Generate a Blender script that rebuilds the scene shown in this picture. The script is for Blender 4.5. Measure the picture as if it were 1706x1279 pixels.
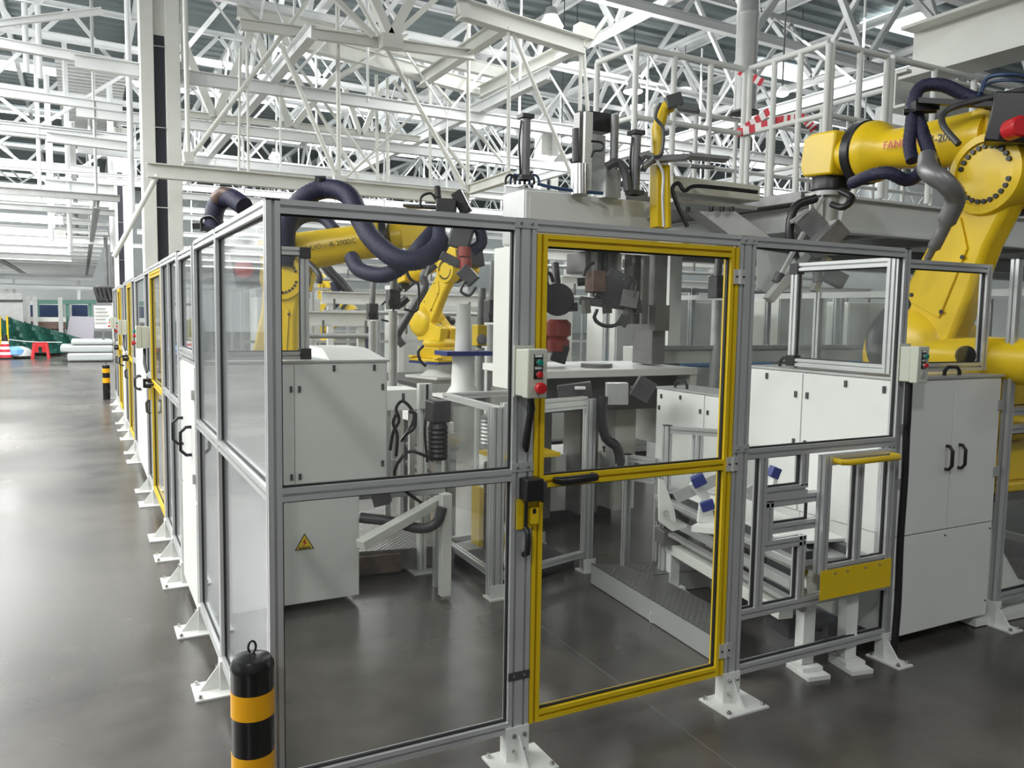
import bpy, bmesh, math, random
from mathutils import Vector, Matrix, Euler
random.seed(7)
for _o in list(bpy.data.objects): bpy.data.objects.remove(_o)
SC = bpy.context.scene
COL = SC.collection
V = Vector; PI = math.pi; rad = math.radians

# ------------------------------------------------------------------ camera
F_PX = 1353.35
CAM = V((-0.4983, -2.5502, 1.6618)); YAW, PITCH, ROLL = .4865, .0857, .0158
def _basis():
    fw = V((math.sin(YAW)*math.cos(PITCH), math.cos(YAW)*math.cos(PITCH), -math.sin(PITCH)))
    rt = V((math.cos(YAW), -math.sin(YAW), 0)); up = rt.cross(fw)
    r2 = rt*math.cos(ROLL) + up*math.sin(ROLL); u2 = -rt*math.sin(ROLL) + up*math.cos(ROLL)
    return r2, u2, fw
RT, UP, FW = _basis()
cd = bpy.data.cameras.new('camera'); cam = bpy.data.objects.new('camera', cd); COL.objects.link(cam)
cd.sensor_fit = 'HORIZONTAL'; cd.sensor_width = 36; cd.lens = F_PX*36/1706; cd.clip_start = .05; cd.clip_end = 400
cam.matrix_world = Matrix(((RT.x, UP.x, -FW.x, CAM.x), (RT.y, UP.y, -FW.y, CAM.y), (RT.z, UP.z, -FW.z, CAM.z), (0, 0, 0, 1)))
SC.camera = cam
# measuring the photograph: a pixel meets a plane x=, y= or z= constant, or lies at a distance from the lens
def _ray(px, py): return FW + RT*((px-853)/F_PX) - UP*((py-639.5)/F_PX)
def D(px, py, d): return CAM + _ray(px, py)*d
def _on(px, py, ax, v):
    r = _ray(px, py); return CAM + r*((v-CAM[ax])/r[ax])
def PX(px, py, x): return _on(px, py, 0, x)
def PY(px, py, y): return _on(px, py, 1, y)
def PZ(px, py, z): return _on(px, py, 2, z)

# ------------------------------------------------------------------ world, lights, exposure
w = bpy.data.worlds.new('world'); SC.world = w; w.use_nodes = True
nt = w.node_tree; bgn = nt.nodes['Background']
bgn.inputs[0].default_value = (.93, 1.0, .985, 1); bgn.inputs[1].default_value = .62
SC.view_settings.view_transform = 'Standard'; SC.view_settings.look = 'None'
SC.view_settings.gamma = 1; SC.view_settings.use_curve_mapping = False
SC.view_settings.exposure = .5
SC.cycles.transparent_max_bounces = 40; SC.cycles.max_bounces = 7
SC.cycles.diffuse_bounces = 3; SC.cycles.glossy_bounces = 3; SC.cycles.sample_clamp_indirect = 4
def area(name, loc, sx, sy, power, rot=(0, 0, 0), col=(1, 1, .98)):
    l = bpy.data.lights.new(name, 'AREA'); l.shape = 'RECTANGLE'; l.size = sx; l.size_y = sy; l.energy = power; l.color = col
    o = bpy.data.objects.new(name, l); o.location = loc; o.rotation_euler = rot; COL.objects.link(o); return o
area('roof_daylight', (-6, 12, 6.6), 6, 26, 2700)
area('roof_daylight', (5, 24, 6.6), 16, 10, 1300)
area('roof_daylight', (9, 8, 6.6), 8, 6, 260)

# ------------------------------------------------------------------ materials
MATS = {}
def mat(name, col, rough=.5, metal=0., spec=.5, noise=0., nscale=8., bump=0., bscale=40., emit=None, es=1.):
    m = bpy.data.materials.new(name); m.use_nodes = True; n = m.node_tree.nodes; L = m.node_tree.links
    b = n['Principled BSDF']; b.inputs['Roughness'].default_value = rough; b.inputs['Metallic'].default_value = metal
    b.inputs['Specular IOR Level'].default_value = spec
    c4 = (*col, 1)
    if noise:
        tc = n.new('ShaderNodeTexCoord'); nz = n.new('ShaderNodeTexNoise'); nz.inputs['Scale'].default_value = nscale; nz.inputs['Detail'].default_value = 6
        L.new(tc.outputs['Object'], nz.inputs['Vector'])
        cr = n.new('ShaderNodeValToRGB'); L.new(nz.outputs['Fac'], cr.inputs['Fac'])
        cr.color_ramp.elements[0].position = .3; cr.color_ramp.elements[1].position = .7
        cr.color_ramp.elements[0].color = (*[max(0, x*(1-noise)) for x in col], 1); cr.color_ramp.elements[1].color = (*[min(1, x*(1+noise)) for x in col], 1)
        L.new(cr.outputs[0], b.inputs['Base Color'])
        ma = n.new('ShaderNodeMath'); ma.operation = 'MULTIPLY_ADD'; ma.inputs[1].default_value = .18; ma.inputs[2].default_value = max(0, rough-.09)
        L.new(nz.outputs['Fac'], ma.inputs[0]); L.new(ma.outputs[0], b.inputs['Roughness'])
    else: b.inputs['Base Color'].default_value = c4
    if bump:
        tc2 = n.new('ShaderNodeTexCoord'); n2 = n.new('ShaderNodeTexNoise'); n2.inputs['Scale'].default_value = bscale
        bp = n.new('ShaderNodeBump'); bp.inputs['Strength'].default_value = bump; bp.inputs['Distance'].default_value = .01
        L.new(tc2.outputs['Object'], n2.inputs['Vector']); L.new(n2.outputs['Fac'], bp.inputs['Height']); L.new(bp.outputs[0], b.inputs['Normal'])
    if emit:
        b.inputs['Emission Color'].default_value = (*emit, 1); b.inputs['Emission Strength'].default_value = es
    MATS[name] = m; return m
ALU = mat('anodised_aluminium', (.66, .67, .67), .34, .55, noise=.05, nscale=3)
YEL = mat('yellow_profile_paint', (.72, .50, .01), .36, noise=.05, nscale=4)
RYEL = mat('robot_yellow_paint', (.80, .55, .012), .33, noise=.04, nscale=5)
WHT = mat('white_powder_coat', (.74, .75, .72), .42, noise=.03, nscale=3)
CREAM = mat('cream_steel_paint', (.72, .73, .68), .45, noise=.05, nscale=2)
ROOFW = mat('white_roof_steel', (.84, .86, .86), .5, noise=.05, nscale=1)
BLK = mat('black_plastic', (.012, .012, .013), .38)
HOSE = mat('navy_hose_sleeve', (.012, .013, .045), .55, noise=.3, nscale=60, bump=.6, bscale=120)
DGR = mat('dark_grey_steel', (.07, .07, .072), .45, .3, noise=.2, nscale=10)
MGR = mat('mid_grey_steel', (.22, .22, .22), .4, .5, noise=.15, nscale=8)
LGR = mat('light_grey_steel', (.48, .49, .48), .4, .3, noise=.08, nscale=6)
STEEL = mat('polished_steel', (.6, .6, .58), .22, 1.)
BOXG = mat('grey_green_box_plastic', (.56, .58, .49), .45)
RED2 = mat('dull_red_cylinder', (.26, .035, .025), .4)
RED = mat('red_plastic', (.55, .015, .02), .32)
GRN = mat('green_button', (.0, .22, .17), .3)
BLU = mat('blue_paint', (.015, .03, .19), .4)
LBLU = mat('light_blue_pipe', (.18, .42, .8), .4)
BRN = mat('weathered_brown_steel', (.16, .11, .09), .5, .2, noise=.35, nscale=14)
ORG = mat('amber_reflective_band', (.85, .40, .005), .35)
TARP = mat('dark_green_tarpaulin', (.01, .075, .055), .5, noise=.3, nscale=3, bump=.5, bscale=5)
CLOTH = mat('pale_dust_sheet', (.50, .48, .54), .8, bump=.6, bscale=4)
FOAM = mat('white_plastic_wrap', (.50, .53, .53), .35, bump=.8, bscale=6)
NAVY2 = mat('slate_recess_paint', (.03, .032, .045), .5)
NAVY = mat('dark_blue_panel', (.02, .045, .11), .4)
REDW = mat('red_tape', (.6, .02, .04), .5)
WTAPE = mat('white_tape', (.85, .82, .8), .5)
TEAL = mat('teal_green_frame', (.09, .20, .16), .5)
RUBB = mat('black_rubber_seal', (.01, .01, .01), .6)
LAMP = mat('lit_lamp_lens', (1, 1, 1), .5, emit=(1, 1, 1), es=14)
SKYL = mat('lit_skylight_sheet', (1, 1, 1), .5, emit=(.93, 1, 1), es=1.8)

def glass_mat(name, tint, haze):
    m = bpy.data.materials.new(name); m.use_nodes = True; n = m.node_tree.nodes; L = m.node_tree.links; n.clear()
    out = n.new('ShaderNodeOutputMaterial'); tr = n.new('ShaderNodeBsdfTransparent'); tr.inputs[0].default_value = (*tint, 1)
    gl = n.new('ShaderNodeBsdfGlossy'); gl.inputs['Roughness'].default_value = .04; gl.inputs['Color'].default_value = (.95, .97, 1, 1)
    lw = n.new('ShaderNodeLayerWeight'); lw.inputs[0].default_value = .5
    pw = n.new('ShaderNodeMath'); pw.operation = 'POWER'; pw.inputs[1].default_value = 5; L.new(lw.outputs['Facing'], pw.inputs[0])
    ma = n.new('ShaderNodeMath'); ma.operation = 'MULTIPLY_ADD'; ma.inputs[1].default_value = .85; ma.inputs[2].default_value = .022; L.new(pw.outputs[0], ma.inputs[0])
    mx = n.new('ShaderNodeMixShader'); L.new(ma.outputs[0], mx.inputs[0]); L.new(tr.outputs[0], mx.inputs[1]); L.new(gl.outputs[0], mx.inputs[2])
    df = n.new('ShaderNodeBsdfDiffuse'); df.inputs[0].default_value = (.8, .82, .8, 1)
    m2 = n.new('ShaderNodeMixShader'); L.new(mx.outputs[0], m2.inputs[1]); L.new(df.outputs[0], m2.inputs[2])
    tc = n.new('ShaderNodeTexCoord'); mp = n.new('ShaderNodeMapping'); mp.inputs['Scale'].default_value = (9, 9, 1.2); nz = n.new('ShaderNodeTexNoise'); nz.inputs['Scale'].default_value = 1.3
    L.new(tc.outputs['Object'], mp.inputs[0]); L.new(mp.outputs[0], nz.inputs['Vector'])
    hm = n.new('ShaderNodeMath'); hm.operation = 'MULTIPLY'; hm.inputs[1].default_value = haze; L.new(nz.outputs['Fac'], hm.inputs[0]); L.new(hm.outputs[0], m2.inputs[0])
    L.new(m2.outputs[0], out.inputs[0]); MATS[name] = m; return m
GLASS = glass_mat('clear_polycarbonate', (.985, .99, .985), .028)

def floor_mat():
    m = bpy.data.materials.new('polished_concrete'); m.use_nodes = True; n = m.node_tree.nodes; L = m.node_tree.links
    b = n['Principled BSDF']; tc = n.new('ShaderNodeTexCoord')
    a = n.new('ShaderNodeTexNoise'); a.inputs['Scale'].default_value = .6; a.inputs['Detail'].default_value = 3; a.inputs['Roughness'].default_value = .5
    c = n.new('ShaderNodeTexNoise'); c.inputs['Scale'].default_value = 3; c.inputs['Detail'].default_value = 3
    L.new(tc.outputs['Object'], a.inputs['Vector']); L.new(tc.outputs['Object'], c.inputs['Vector'])
    mx = n.new('ShaderNodeMath'); mx.operation = 'MULTIPLY_ADD'; mx.inputs[1].default_value = .45; L.new(c.outputs['Fac'], mx.inputs[0]); L.new(a.outputs['Fac'], mx.inputs[2])
    r = n.new('ShaderNodeValToRGB'); L.new(mx.outputs[0], r.inputs['Fac'])
    r.color_ramp.elements[0].position = .5; r.color_ramp.elements[0].color = (.022, .020, .018, 1)
    r.color_ramp.elements[1].position = .95; r.color_ramp.elements[1].color = (.12, .11, .098, 1)
    L.new(r.outputs[0], b.inputs['Base Color'])
    rr = n.new('ShaderNodeMath'); rr.operation = 'MULTIPLY_ADD'; rr.inputs[1].default_value = .14; rr.inputs[2].default_value = .15; L.new(mx.outputs[0], rr.inputs[0]); L.new(rr.outputs[0], b.inputs['Roughness'])
    b.inputs['Specular IOR Level'].default_value = .75
    MATS['polished_concrete'] = m; return m
FLOOR = floor_mat()
def tread_mat():
    m = mat('diamond_tread_plate', (.24, .24, .235), .28, .7); n = m.node_tree.nodes; L = m.node_tree.links; b = n['Principled BSDF']
    tc = n.new('ShaderNodeTexCoord'); mp = n.new('ShaderNodeMapping'); mp.inputs['Rotation'].default_value = (0, 0, rad(45)); mp.inputs['Scale'].default_value = (34, 34, 34)
    ch = n.new('ShaderNodeTexVoronoi'); ch.feature = 'F1'; ch.inputs['Scale'].default_value = 1; ch.inputs['Randomness'].default_value = .15
    L.new(tc.outputs['Object'], mp.inputs[0]); L.new(mp.outputs[0], ch.inputs['Vector'])
    bp = n.new('ShaderNodeBump'); bp.inputs['Strength'].default_value = .7; bp.inputs['Distance'].default_value = .01; bp.invert = True
    L.new(ch.outputs['Distance'], bp.inputs['Height']); L.new(bp.outputs[0], b.inputs['Normal']); return m
TREAD = tread_mat()

# ------------------------------------------------------------------ mesh builder
class MB:
    def __init__(s, M=None): s.v = []; s.f = []; s.M = M
    def _a(s, pts):
        i = len(s.v); s.v += [(s.M @ V(p)) if s.M else V(p) for p in pts]; return i
    def bx(s, x0, x1, y0, y1, z0, z1):
        i = s._a([(x0, y0, z0), (x1, y0, z0), (x1, y1, z0), (x0, y1, z0), (x0, y0, z1), (x1, y0, z1), (x1, y1, z1), (x0, y1, z1)])
        s.f += [tuple(i+k for k in q) for q in ((0, 3, 2, 1), (4, 5, 6, 7), (0, 1, 5, 4), (1, 2, 6, 5), (2, 3, 7, 6), (3, 0, 4, 7))]; return s
    def poly(s, ring, vec):
        vec = V(vec); n = len(ring); i = s._a([V(p) for p in ring] + [V(p)+vec for p in ring])
        s.f.append(tuple(i+k for k in range(n-1, -1, -1))); s.f.append(tuple(i+n+k for k in range(n)))
        s.f += [(i+k, i+(k+1) % n, i+n+(k+1) % n, i+n+k) for k in range(n)]; return s
    def fr(s, a, b, up=(0, 0, 1)):
        a, b = V(a), V(b); d = (b-a).normalized(); up = V(up)
        if abs(d.dot(up)) > .98: up = V((0, 1, 0)) if abs(d.y) < .9 else V((1, 0, 0))
        x = d.cross(up).normalized(); return a, b-a, x, x.cross(d)
    def bar(s, a, b, wd, h, up=(0, 0, 1)):
        a, v, x, y = s.fr(a, b, up)
        return s.poly([a+x*(i*wd/2)+y*(j*h/2) for i, j in ((-1, -1), (1, -1), (1, 1), (-1, 1))], v)
    def ib(s, a, b, wd, h, t=.012, up=(0, 0, 1)):
        a, v, x, y = s.fr(a, b, up); W, H = wd/2, h/2
        return s.poly([a+x*i+y*j for i, j in ((-W, -H), (W, -H), (W, -H+t), (t/2, -H+t), (t/2, H-t), (W, H-t), (W, H), (-W, H), (-W, H-t), (-t/2, H-t), (-t/2, -H+t), (-W, -H+t))], v)
    def prof(s, a, b, nx=1, ny=1, p=.043, up=(0, 0, 1)):
        a, v, x, y = s.fr(a, b, up); W, H = nx*p/2, ny*p/2; g, dp = p*.11, p*.3; r = []
        def side(o, d, inn, n):
            r.append(o)
            for k in range(n):
                c = o + d*(p*(k+.5)); r.extend((c-d*g, c-d*g+inn*dp, c+d*g+inn*dp, c+d*g))
        side(a-x*W-y*H, x, y, nx); side(a+x*W-y*H, y, -x, ny); side(a+x*W+y*H, -x, -y, nx); side(a-x*W+y*H, -y, x, ny)
        return s.poly(r, v)
    def tube(s, pts, r, n=10, cat=0, cap=True):
        pts = [V(p) for p in pts]
        if cat and len(pts) > 2:
            q = [pts[0]*2-pts[1]]+pts+[pts[-1]*2-pts[-2]]; o = []
            for k in range(1, len(q)-2):
                for j in range(cat):
                    t = j/cat; p0, p1, p2, p3 = q[k-1:k+3]
                    o.append(.5*((2*p1)+(p2-p0)*t+(2*p0-5*p1+4*p2-p3)*t*t+(3*p1-p0-3*p2+p3)*t**3))
            pts = o+[pts[-1]]
        m = len(pts); R = r if isinstance(r, (list, tuple)) else [r]*m
        if len(R) != m: R = [R[min(len(R)-1, int(k*(len(R)-1)/(m-1)+.5))] for k in range(m)]
        nrm = None; i0 = len(s.v)
        for k in range(m):
            t = (pts[min(k+1, m-1)]-pts[max(k-1, 0)])
            t = t.normalized() if t.length > 1e-9 else V((0, 0, 1))
            if nrm is None: nrm = t.orthogonal().normalized()
            else:
                nrm = nrm-t*nrm.dot(t); nrm = nrm.normalized() if nrm.length > 1e-6 else t.orthogonal().normalized()
            bn = t.cross(nrm)
            s._a([pts[k]+(nrm*math.cos(2*PI*j/n)+bn*math.sin(2*PI*j/n))*R[k] for j in range(n)])
        for k in range(m-1):
            for j in range(n):
                a = i0+k*n+j; b = i0+k*n+(j+1) % n; s.f.append((a, b, b+n, a+n))
        if cap: s.f.append(tuple(i0+j for j in range(n-1, -1, -1))); s.f.append(tuple(i0+(m-1)*n+j for j in range(n)))
        return s
    def cyl(s, a, b, r, r2=None, n=20): return s.tube([a, b], [r, r if r2 is None else r2], n)
    def lathe(s, a, d, pr, n=24):
        a, d = V(a), V(d).normalized(); return s.tube_l([a+d*t for t, _ in pr], [max(q, 1e-4) for _, q in pr], d, n)
    def tube_l(s, pts, R, d, n):
        nrm = d.orthogonal().normalized(); bn = d.cross(nrm); i0 = len(s.v)
        for p, r in zip(pts, R): s._a([p+(nrm*math.cos(2*PI*j/n)+bn*math.sin(2*PI*j/n))*r for j in range(n)])
        for k in range(len(pts)-1):
            for j in range(n):
                a = i0+k*n+j; b = i0+k*n+(j+1) % n; s.f.append((a, b, b+n, a+n))
        s.f.append(tuple(i0+j for j in range(n-1, -1, -1))); s.f.append(tuple(i0+(len(pts)-1)*n+j for j in range(n))); return s
    def corr(s, pts, r, n=14, step=.016, amp=.05, cat=10):
        """ribbed conduit"""
        pts = [V(p) for p in pts]; q = [pts[0]*2-pts[1]]+pts+[pts[-1]*2-pts[-2]]; o = []
        for k in range(1, len(q)-2):
            for j in range(cat):
                t = j/cat; p0, p1, p2, p3 = q[k-1:k+3]
                o.append(.5*((2*p1)+(p2-p0)*t+(2*p0-5*p1+4*p2-p3)*t*t+(3*p1-p0-3*p2+p3)*t**3))
        o.append(pts[-1]); res = [o[0]]; acc = 0
        for a, b in zip(o, o[1:]):
            L = (b-a).length; t = step-acc
            while t < L: res.append(a+(b-a)*(t/L)); t += step
            acc = (acc+L) % step if L else acc
        if len(res) < 3: res = o
        return s.tube(res, [r*(1+amp*(.5 if k % 2 else -.5)) for k in range(len(res))], n)
    def text(s, body, size, M):
        cu = bpy.data.curves.new('t', 'FONT'); cu.body = body; cu.size = size; cu.align_x = 'CENTER'; cu.align_y = 'CENTER'; cu.extrude = .0012; cu.resolution_u = 3
        o = bpy.data.objects.new('t', cu); COL.objects.link(o); dg = bpy.context.evaluated_depsgraph_get(); me = bpy.data.meshes.new_from_object(o.evaluated_get(dg))
        i = s._a([M @ v.co for v in me.vertices]); s.f += [tuple(i+k for k in p.vertices) for p in me.polygons]
        bpy.data.objects.remove(o); bpy.data.curves.remove(cu); bpy.data.meshes.remove(me); return s

OFF = {}
def _mesh(name, mb, m, off, smooth, bevel):
    me = bpy.data.meshes.new(name); me.from_pydata([tuple(v-off) for v in mb.v], [], mb.f)
    bm = bmesh.new(); bm.from_mesh(me); bmesh.ops.recalc_face_normals(bm, faces=bm.faces); bm.to_mesh(me); bm.free()
    me.materials.append(m)
    if smooth: me.shade_smooth(); me.set_sharp_from_angle(angle=rad(38))
    return me
def part(name, mb, m, parent, smooth=True, bevel=0, label=None):
    off = OFF[parent.name]; o = bpy.data.objects.new(name, _mesh(name, mb, m, off, smooth, bevel)); COL.objects.link(o); o.parent = parent; OFF[o.name] = off
    if bevel: b = o.modifiers.new('bevel', 'BEVEL'); b.width = bevel; b.segments = 2; b.limit_method = 'ANGLE'; b.angle_limit = rad(50)
    if label: o['label'] = label
    return o
def tag(o, label, cat, group=None, kind=None):
    if label: o['label'] = label
    if cat: o['category'] = cat
    if group: o['group'] = group
    if kind: o['kind'] = kind
    return o
def thing(name, label, cat, loc=(0, 0, 0), group=None):
    o = bpy.data.objects.new(name, None); COL.objects.link(o); o.location = loc; o.empty_display_size = .1; OFF[o.name] = V(loc); return tag(o, label, cat, group)
def solo(name, mb, m, label=None, cat=None, group=None, kind=None, loc=None, smooth=True, bevel=0):
    if loc is None:
        xs = [v.x for v in mb.v]; ys = [v.y for v in mb.v]; zs = [v.z for v in mb.v]; loc = ((min(xs)+max(xs))/2, (min(ys)+max(ys))/2, min(zs))
    off = V(loc); o = bpy.data.objects.new(name, _mesh(name, mb, m, off, smooth, bevel)); o.location = off; COL.objects.link(o); OFF[o.name] = off
    if bevel: b = o.modifiers.new('bevel', 'BEVEL'); b.width = bevel; b.segments = 2; b.limit_method = 'ANGLE'; b.angle_limit = rad(50)
    return tag(o, label, cat, group, kind)
def B(*a): return MB().bx(*a)
def ordn(k): return ['nearest', 'second nearest', 'third nearest', 'fourth nearest', 'fifth nearest', 'sixth nearest', 'seventh nearest', 'eighth nearest', 'ninth nearest', 'tenth nearest', 'eleventh nearest', 'twelfth nearest'][k]
P = .043
exec_parts = True

# ================================================================== FLOOR, DECK, FAR WALLS
solo('floor', B(-30, 45, -8, 75, -.05, 0), FLOOR, kind='structure')
_j = MB()
a0, a1 = PZ(905, 1045, 0), PZ(1225, 1279, 0); d_ = (a1-a0).normalized()
_j.bar(a0-d_*.1, a1+d_*1.5, .004, .0016); solo('trim_1', _j, MGR, kind='structure')

# ================================================================== FENCE
def pbx(mb, ori, u0, u1, w0, w1, z0, z1):
    return mb.bx(u0, u1, w0, w1, z0, z1) if ori == 'x' else mb.bx(w0, w1, u0, u1, z0, z1)
def pt(ori, u, w_, z, w0=0): return V((u, w0+w_, z)) if ori == 'x' else V((w0+w_, u, z))
def bolt(mb, c, n, r=.009, h=.008):
    c = V(c); n = V(n); return mb.cyl(c, c+n*h, r, n=6).cyl(c+n*h, c+n*(h+.006), r*.55, n=8)
def post(ori, u0, nx, label, w0=0, z1=2.0, foot=True, out=-1, group=None, wide=.07):
    u1 = u0+nx*P; uc = (u0+u1)/2; base = pt(ori, uc, P/2, 0, w0)
    t = thing('fence_post', label, 'post', base, group)
    up = (0, 1, 0) if ori == 'x' else (1, 0, 0)
    part('profile', MB().prof(pt(ori, uc, P/2, .02, w0), pt(ori, uc, P/2, z1-.006, w0), nx, 1, up=up), ALU, t, smooth=False)
    part('end_cap', pbx(MB(), ori, u0, u1, w0, w0+P, z1-.006, z1), BLK, t)
    if foot:
        f = MB(); e = wide
        if out < 0: pbx(f, ori, u0-e, u1+e, w0-.115, w0+P+.03, 0, .008)
        else: pbx(f, ori, u0-e, u1+e, w0-.03, w0+P+.115, 0, .008)
        pbx(f, ori, u0-.008, u1, w0-.008, w0-.0005, .008, .135)
        pbx(f, ori, u0-.008, u0-.0005, w0-.0005, w0+P, .008, .135)
        m = uc
        if ori == 'x':
            f.poly([(m-.004, w0-.008, .008), (m-.004, w0-.085, .008), (m-.004, w0-.008, .10)], (.008, 0, 0))
        else:
            f.poly([(w0-.008, m-.004, .008), (w0-.09, m-.004, .008), (w0-.008, m-.004, .115)], (0, .008, 0))
        ft = part('foot_bracket', f, WHT, t, smooth=False)
        if ori == 'x' or u0 < 3.5:
            N = V((0, -1, 0)) if ori == 'x' else V((-1, 0, 0))
            for k in range(max(nx, 1)):
                for z in (.045, .105): part('bolt', bolt(MB(), pt(ori, u0+P*(k+.5)-(.0 if nx > 1 else -.012), -.008, z, w0), N), STEEL, ft)
            for du, dw in ((-e+.018, -.095), (u1-u0+e-.018, -.095), (-e+.018, P+.01)):
                part('bolt', bolt(MB(), pt(ori, u0+du, dw, .008, w0), V((0, 0, 1)), .011, .01), STEEL, ft)
    return t
def plate(parent, ori, u0, u1, z0, z1, bolts, w0=0, m=None):
    b = pbx(MB(), ori, u0, u1, w0-.005, w0-.0006, z0, z1); p = part('joining_plate', b, m or LGR, parent, smooth=False)
    N = V((0, -1, 0)) if ori == 'x' else V((-1, 0, 0))
    for u in bolts: part('bolt', bolt(MB(), pt(ori, u, -.005, (z0+z1)/2, w0), N, .006, .003), STEEL, p)
def pane(parent, ori, u0, u1, z0, z1, w0=0, m=None, seal=True):
    """sheet with its black rubber edge"""
    c = w0+P/2
    p = part('pane', pbx(MB(), ori, u0, u1, c-.0025, c+.0025, z0, z1), m or GLASS, parent, smooth=False)
    if seal:
        s = MB(); r = .006
        for a, b, q, t in ((u0, u0+r, z0, z1), (u1-r, u1, z0, z1), (u0+r, u1-r, z0, z0+r), (u0+r, u1-r, z1-r, z1)): pbx(s, ori, a, b, c-.007, c+.007, q, t)
        part('rubber_seal', s, RUBB, p, smooth=False)
    return p
def rail(parent, ori, u0, u1, zc, name='rail', n=1, w0=0, m=None):
    return part(name, MB().prof(pt(ori, u0, P/2, zc, w0), pt(ori, u1, P/2, zc, w0), 1, n), m or ALU, parent, smooth=False)
def stile(parent, ori, uc, z0, z1, name='stile', w0=0, m=None, nx=1):
    up = (0, 1, 0) if ori == 'x' else (1, 0, 0)
    return part(name, MB().prof(pt(ori, uc, P/2, z0, w0), pt(ori, uc, P/2, z1, w0), nx, 1, up=up), m or ALU, parent, smooth=False)

ZT, ZM, ZB = 2.0-P/2, 1.105-P/2, .155-P/2
# posts of the near face
pc = post('x', 0, 1, 'aluminium fence post at the near corner of the enclosure beside the striped bollard')
p1 = post('x', .855, 2, 'double aluminium fence post carrying the push-button box, left of the yellow door')
plate(p1, 'x', .853, .942, 1.965, 1.998, (.876, .919)); plate(p1, 'x', .853, .942, 1.095, 1.128, (.876, .919)); plate(p1, 'x', .853, .942, .315, .345, (.876, .919), m=DGR)
p2 = post('x', 1.905, 2, 'double aluminium fence post on the hinge side of the yellow door')
plate(p2, 'x', 1.903, 1.992, 1.965, 1.998, (1.926, 1.97)); plate(p2, 'x', 1.903, 1.992, 1.095, 1.128, (1.926, 1.97))
p3 = post('x', 2.93, 1, 'single aluminium fence post between the lattice panel and the two-door cabinet', wide=.03)
# panel A
fa = thing('safety_fence', 'large clear fence panel between the near corner post and the yellow door', 'fence panel', (.45, P/2, .11))
rail(fa, 'x', P, .855, ZT, 'top_rail'); rail(fa, 'x', P, .855, ZM, 'middle_rail'); rail(fa, 'x', P, .855, ZB, 'bottom_rail')
pane(fa, 'x', P, .855, 1.105, 1.957); pane(fa, 'x', P, .855, .155, 1.062)
hd = thing('door_header', 'aluminium header rail running over the yellow door', 'rail', (1.4, P/2, 1.957)); part('rail', MB().prof((.941, P/2, ZT), (1.904, P/2, ZT)), ALU, hd, smooth=False)
# yellow door
d = thing('fence_door', 'yellow framed see-through door in the near face of the enclosure', 'door', (1.42, P/2, .13))
x0, x1 = .945, 1.900
stile(d, 'x', x0+P/2, .13, 1.95, 'door_stile', m=YEL); stile(d, 'x', x1-P/2, .13, 1.95, 'door_stile', m=YEL)
rail(d, 'x', x0+P, x1-P, 1.95-P/2, 'top_rail', m=YEL); rail(d, 'x', x0+P, x1-P, .13+P/2, 'bottom_rail', m=YEL); rail(d, 'x', x0+P, x1-P, 1.07-P/2, 'middle_rail', m=YEL)
pane(d, 'x', x0+P, x1-P, 1.07, 1.907); pane(d, 'x', x0+P, x1-P, .173, 1.027)
for z in (1.83, 1.05, .24):
    h = part('hinge', B(x1-.03, x1-.004, -.007, -.0006, z-.03, z+.03).bx(x1+.006, x1+.032, -.007, -.0006, z-.03, z+.03).cyl((x1+.001, -.007, z-.03), (x1+.001, -.007, z+.03), .008), mat('cast_hinge_metal', (.66, .66, .64), .35, .4) if 'cast_hinge_metal' not in MATS else MATS['cast_hinge_metal'], d)
    for u in (x1-.017, x1+.02): part('screw', bolt(MB(), (u, -.007, z), (0, -1, 0), .005, .001), BLK, h)
hb = MB().tube([(1.035, -.001, 1.052), (1.045, -.035, 1.054), (1.07, -.042, 1.055), (1.16, -.042, 1.057), (1.19, -.036, 1.057), (1.20, -.001, 1.057)], [.012, .016, .0165, .0165, .016, .012], 12)
part('handle', hb, BLK, d)
# interlock on the post
il = thing('interlock_switch', 'black door interlock with yellow latch bracket on the door post', 'switch', (.92, -.03, .86))
part('body', B(.885, .955, -.062, -.001, .995, 1.075), BLK, il, bevel=.004)
part('screw_plate', B(.957, .972, -.055, -.004, .985, 1.06), DGR, il)
part('latch_bracket', B(.895, .955, -.012, -.0055, .885, .993).bx(.873, .895, -.012, -.0055, .885, .995).bx(.92, .95, -.035, -.0125, .905, .965), YEL, il)
part('slot', B(.925, .938, -.0375, -.0352, .945, .962), BLK, il)
part('grip', MB().tube([(.905, -.02, .89), (.905, -.038, .875), (.905, -.04, .84), (.905, -.036, .80), (.905, -.012, .79)], .0115, 10).cyl((.905, -.02, .89), (.905, -.02, 1.0), .007), BLK, il)
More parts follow.
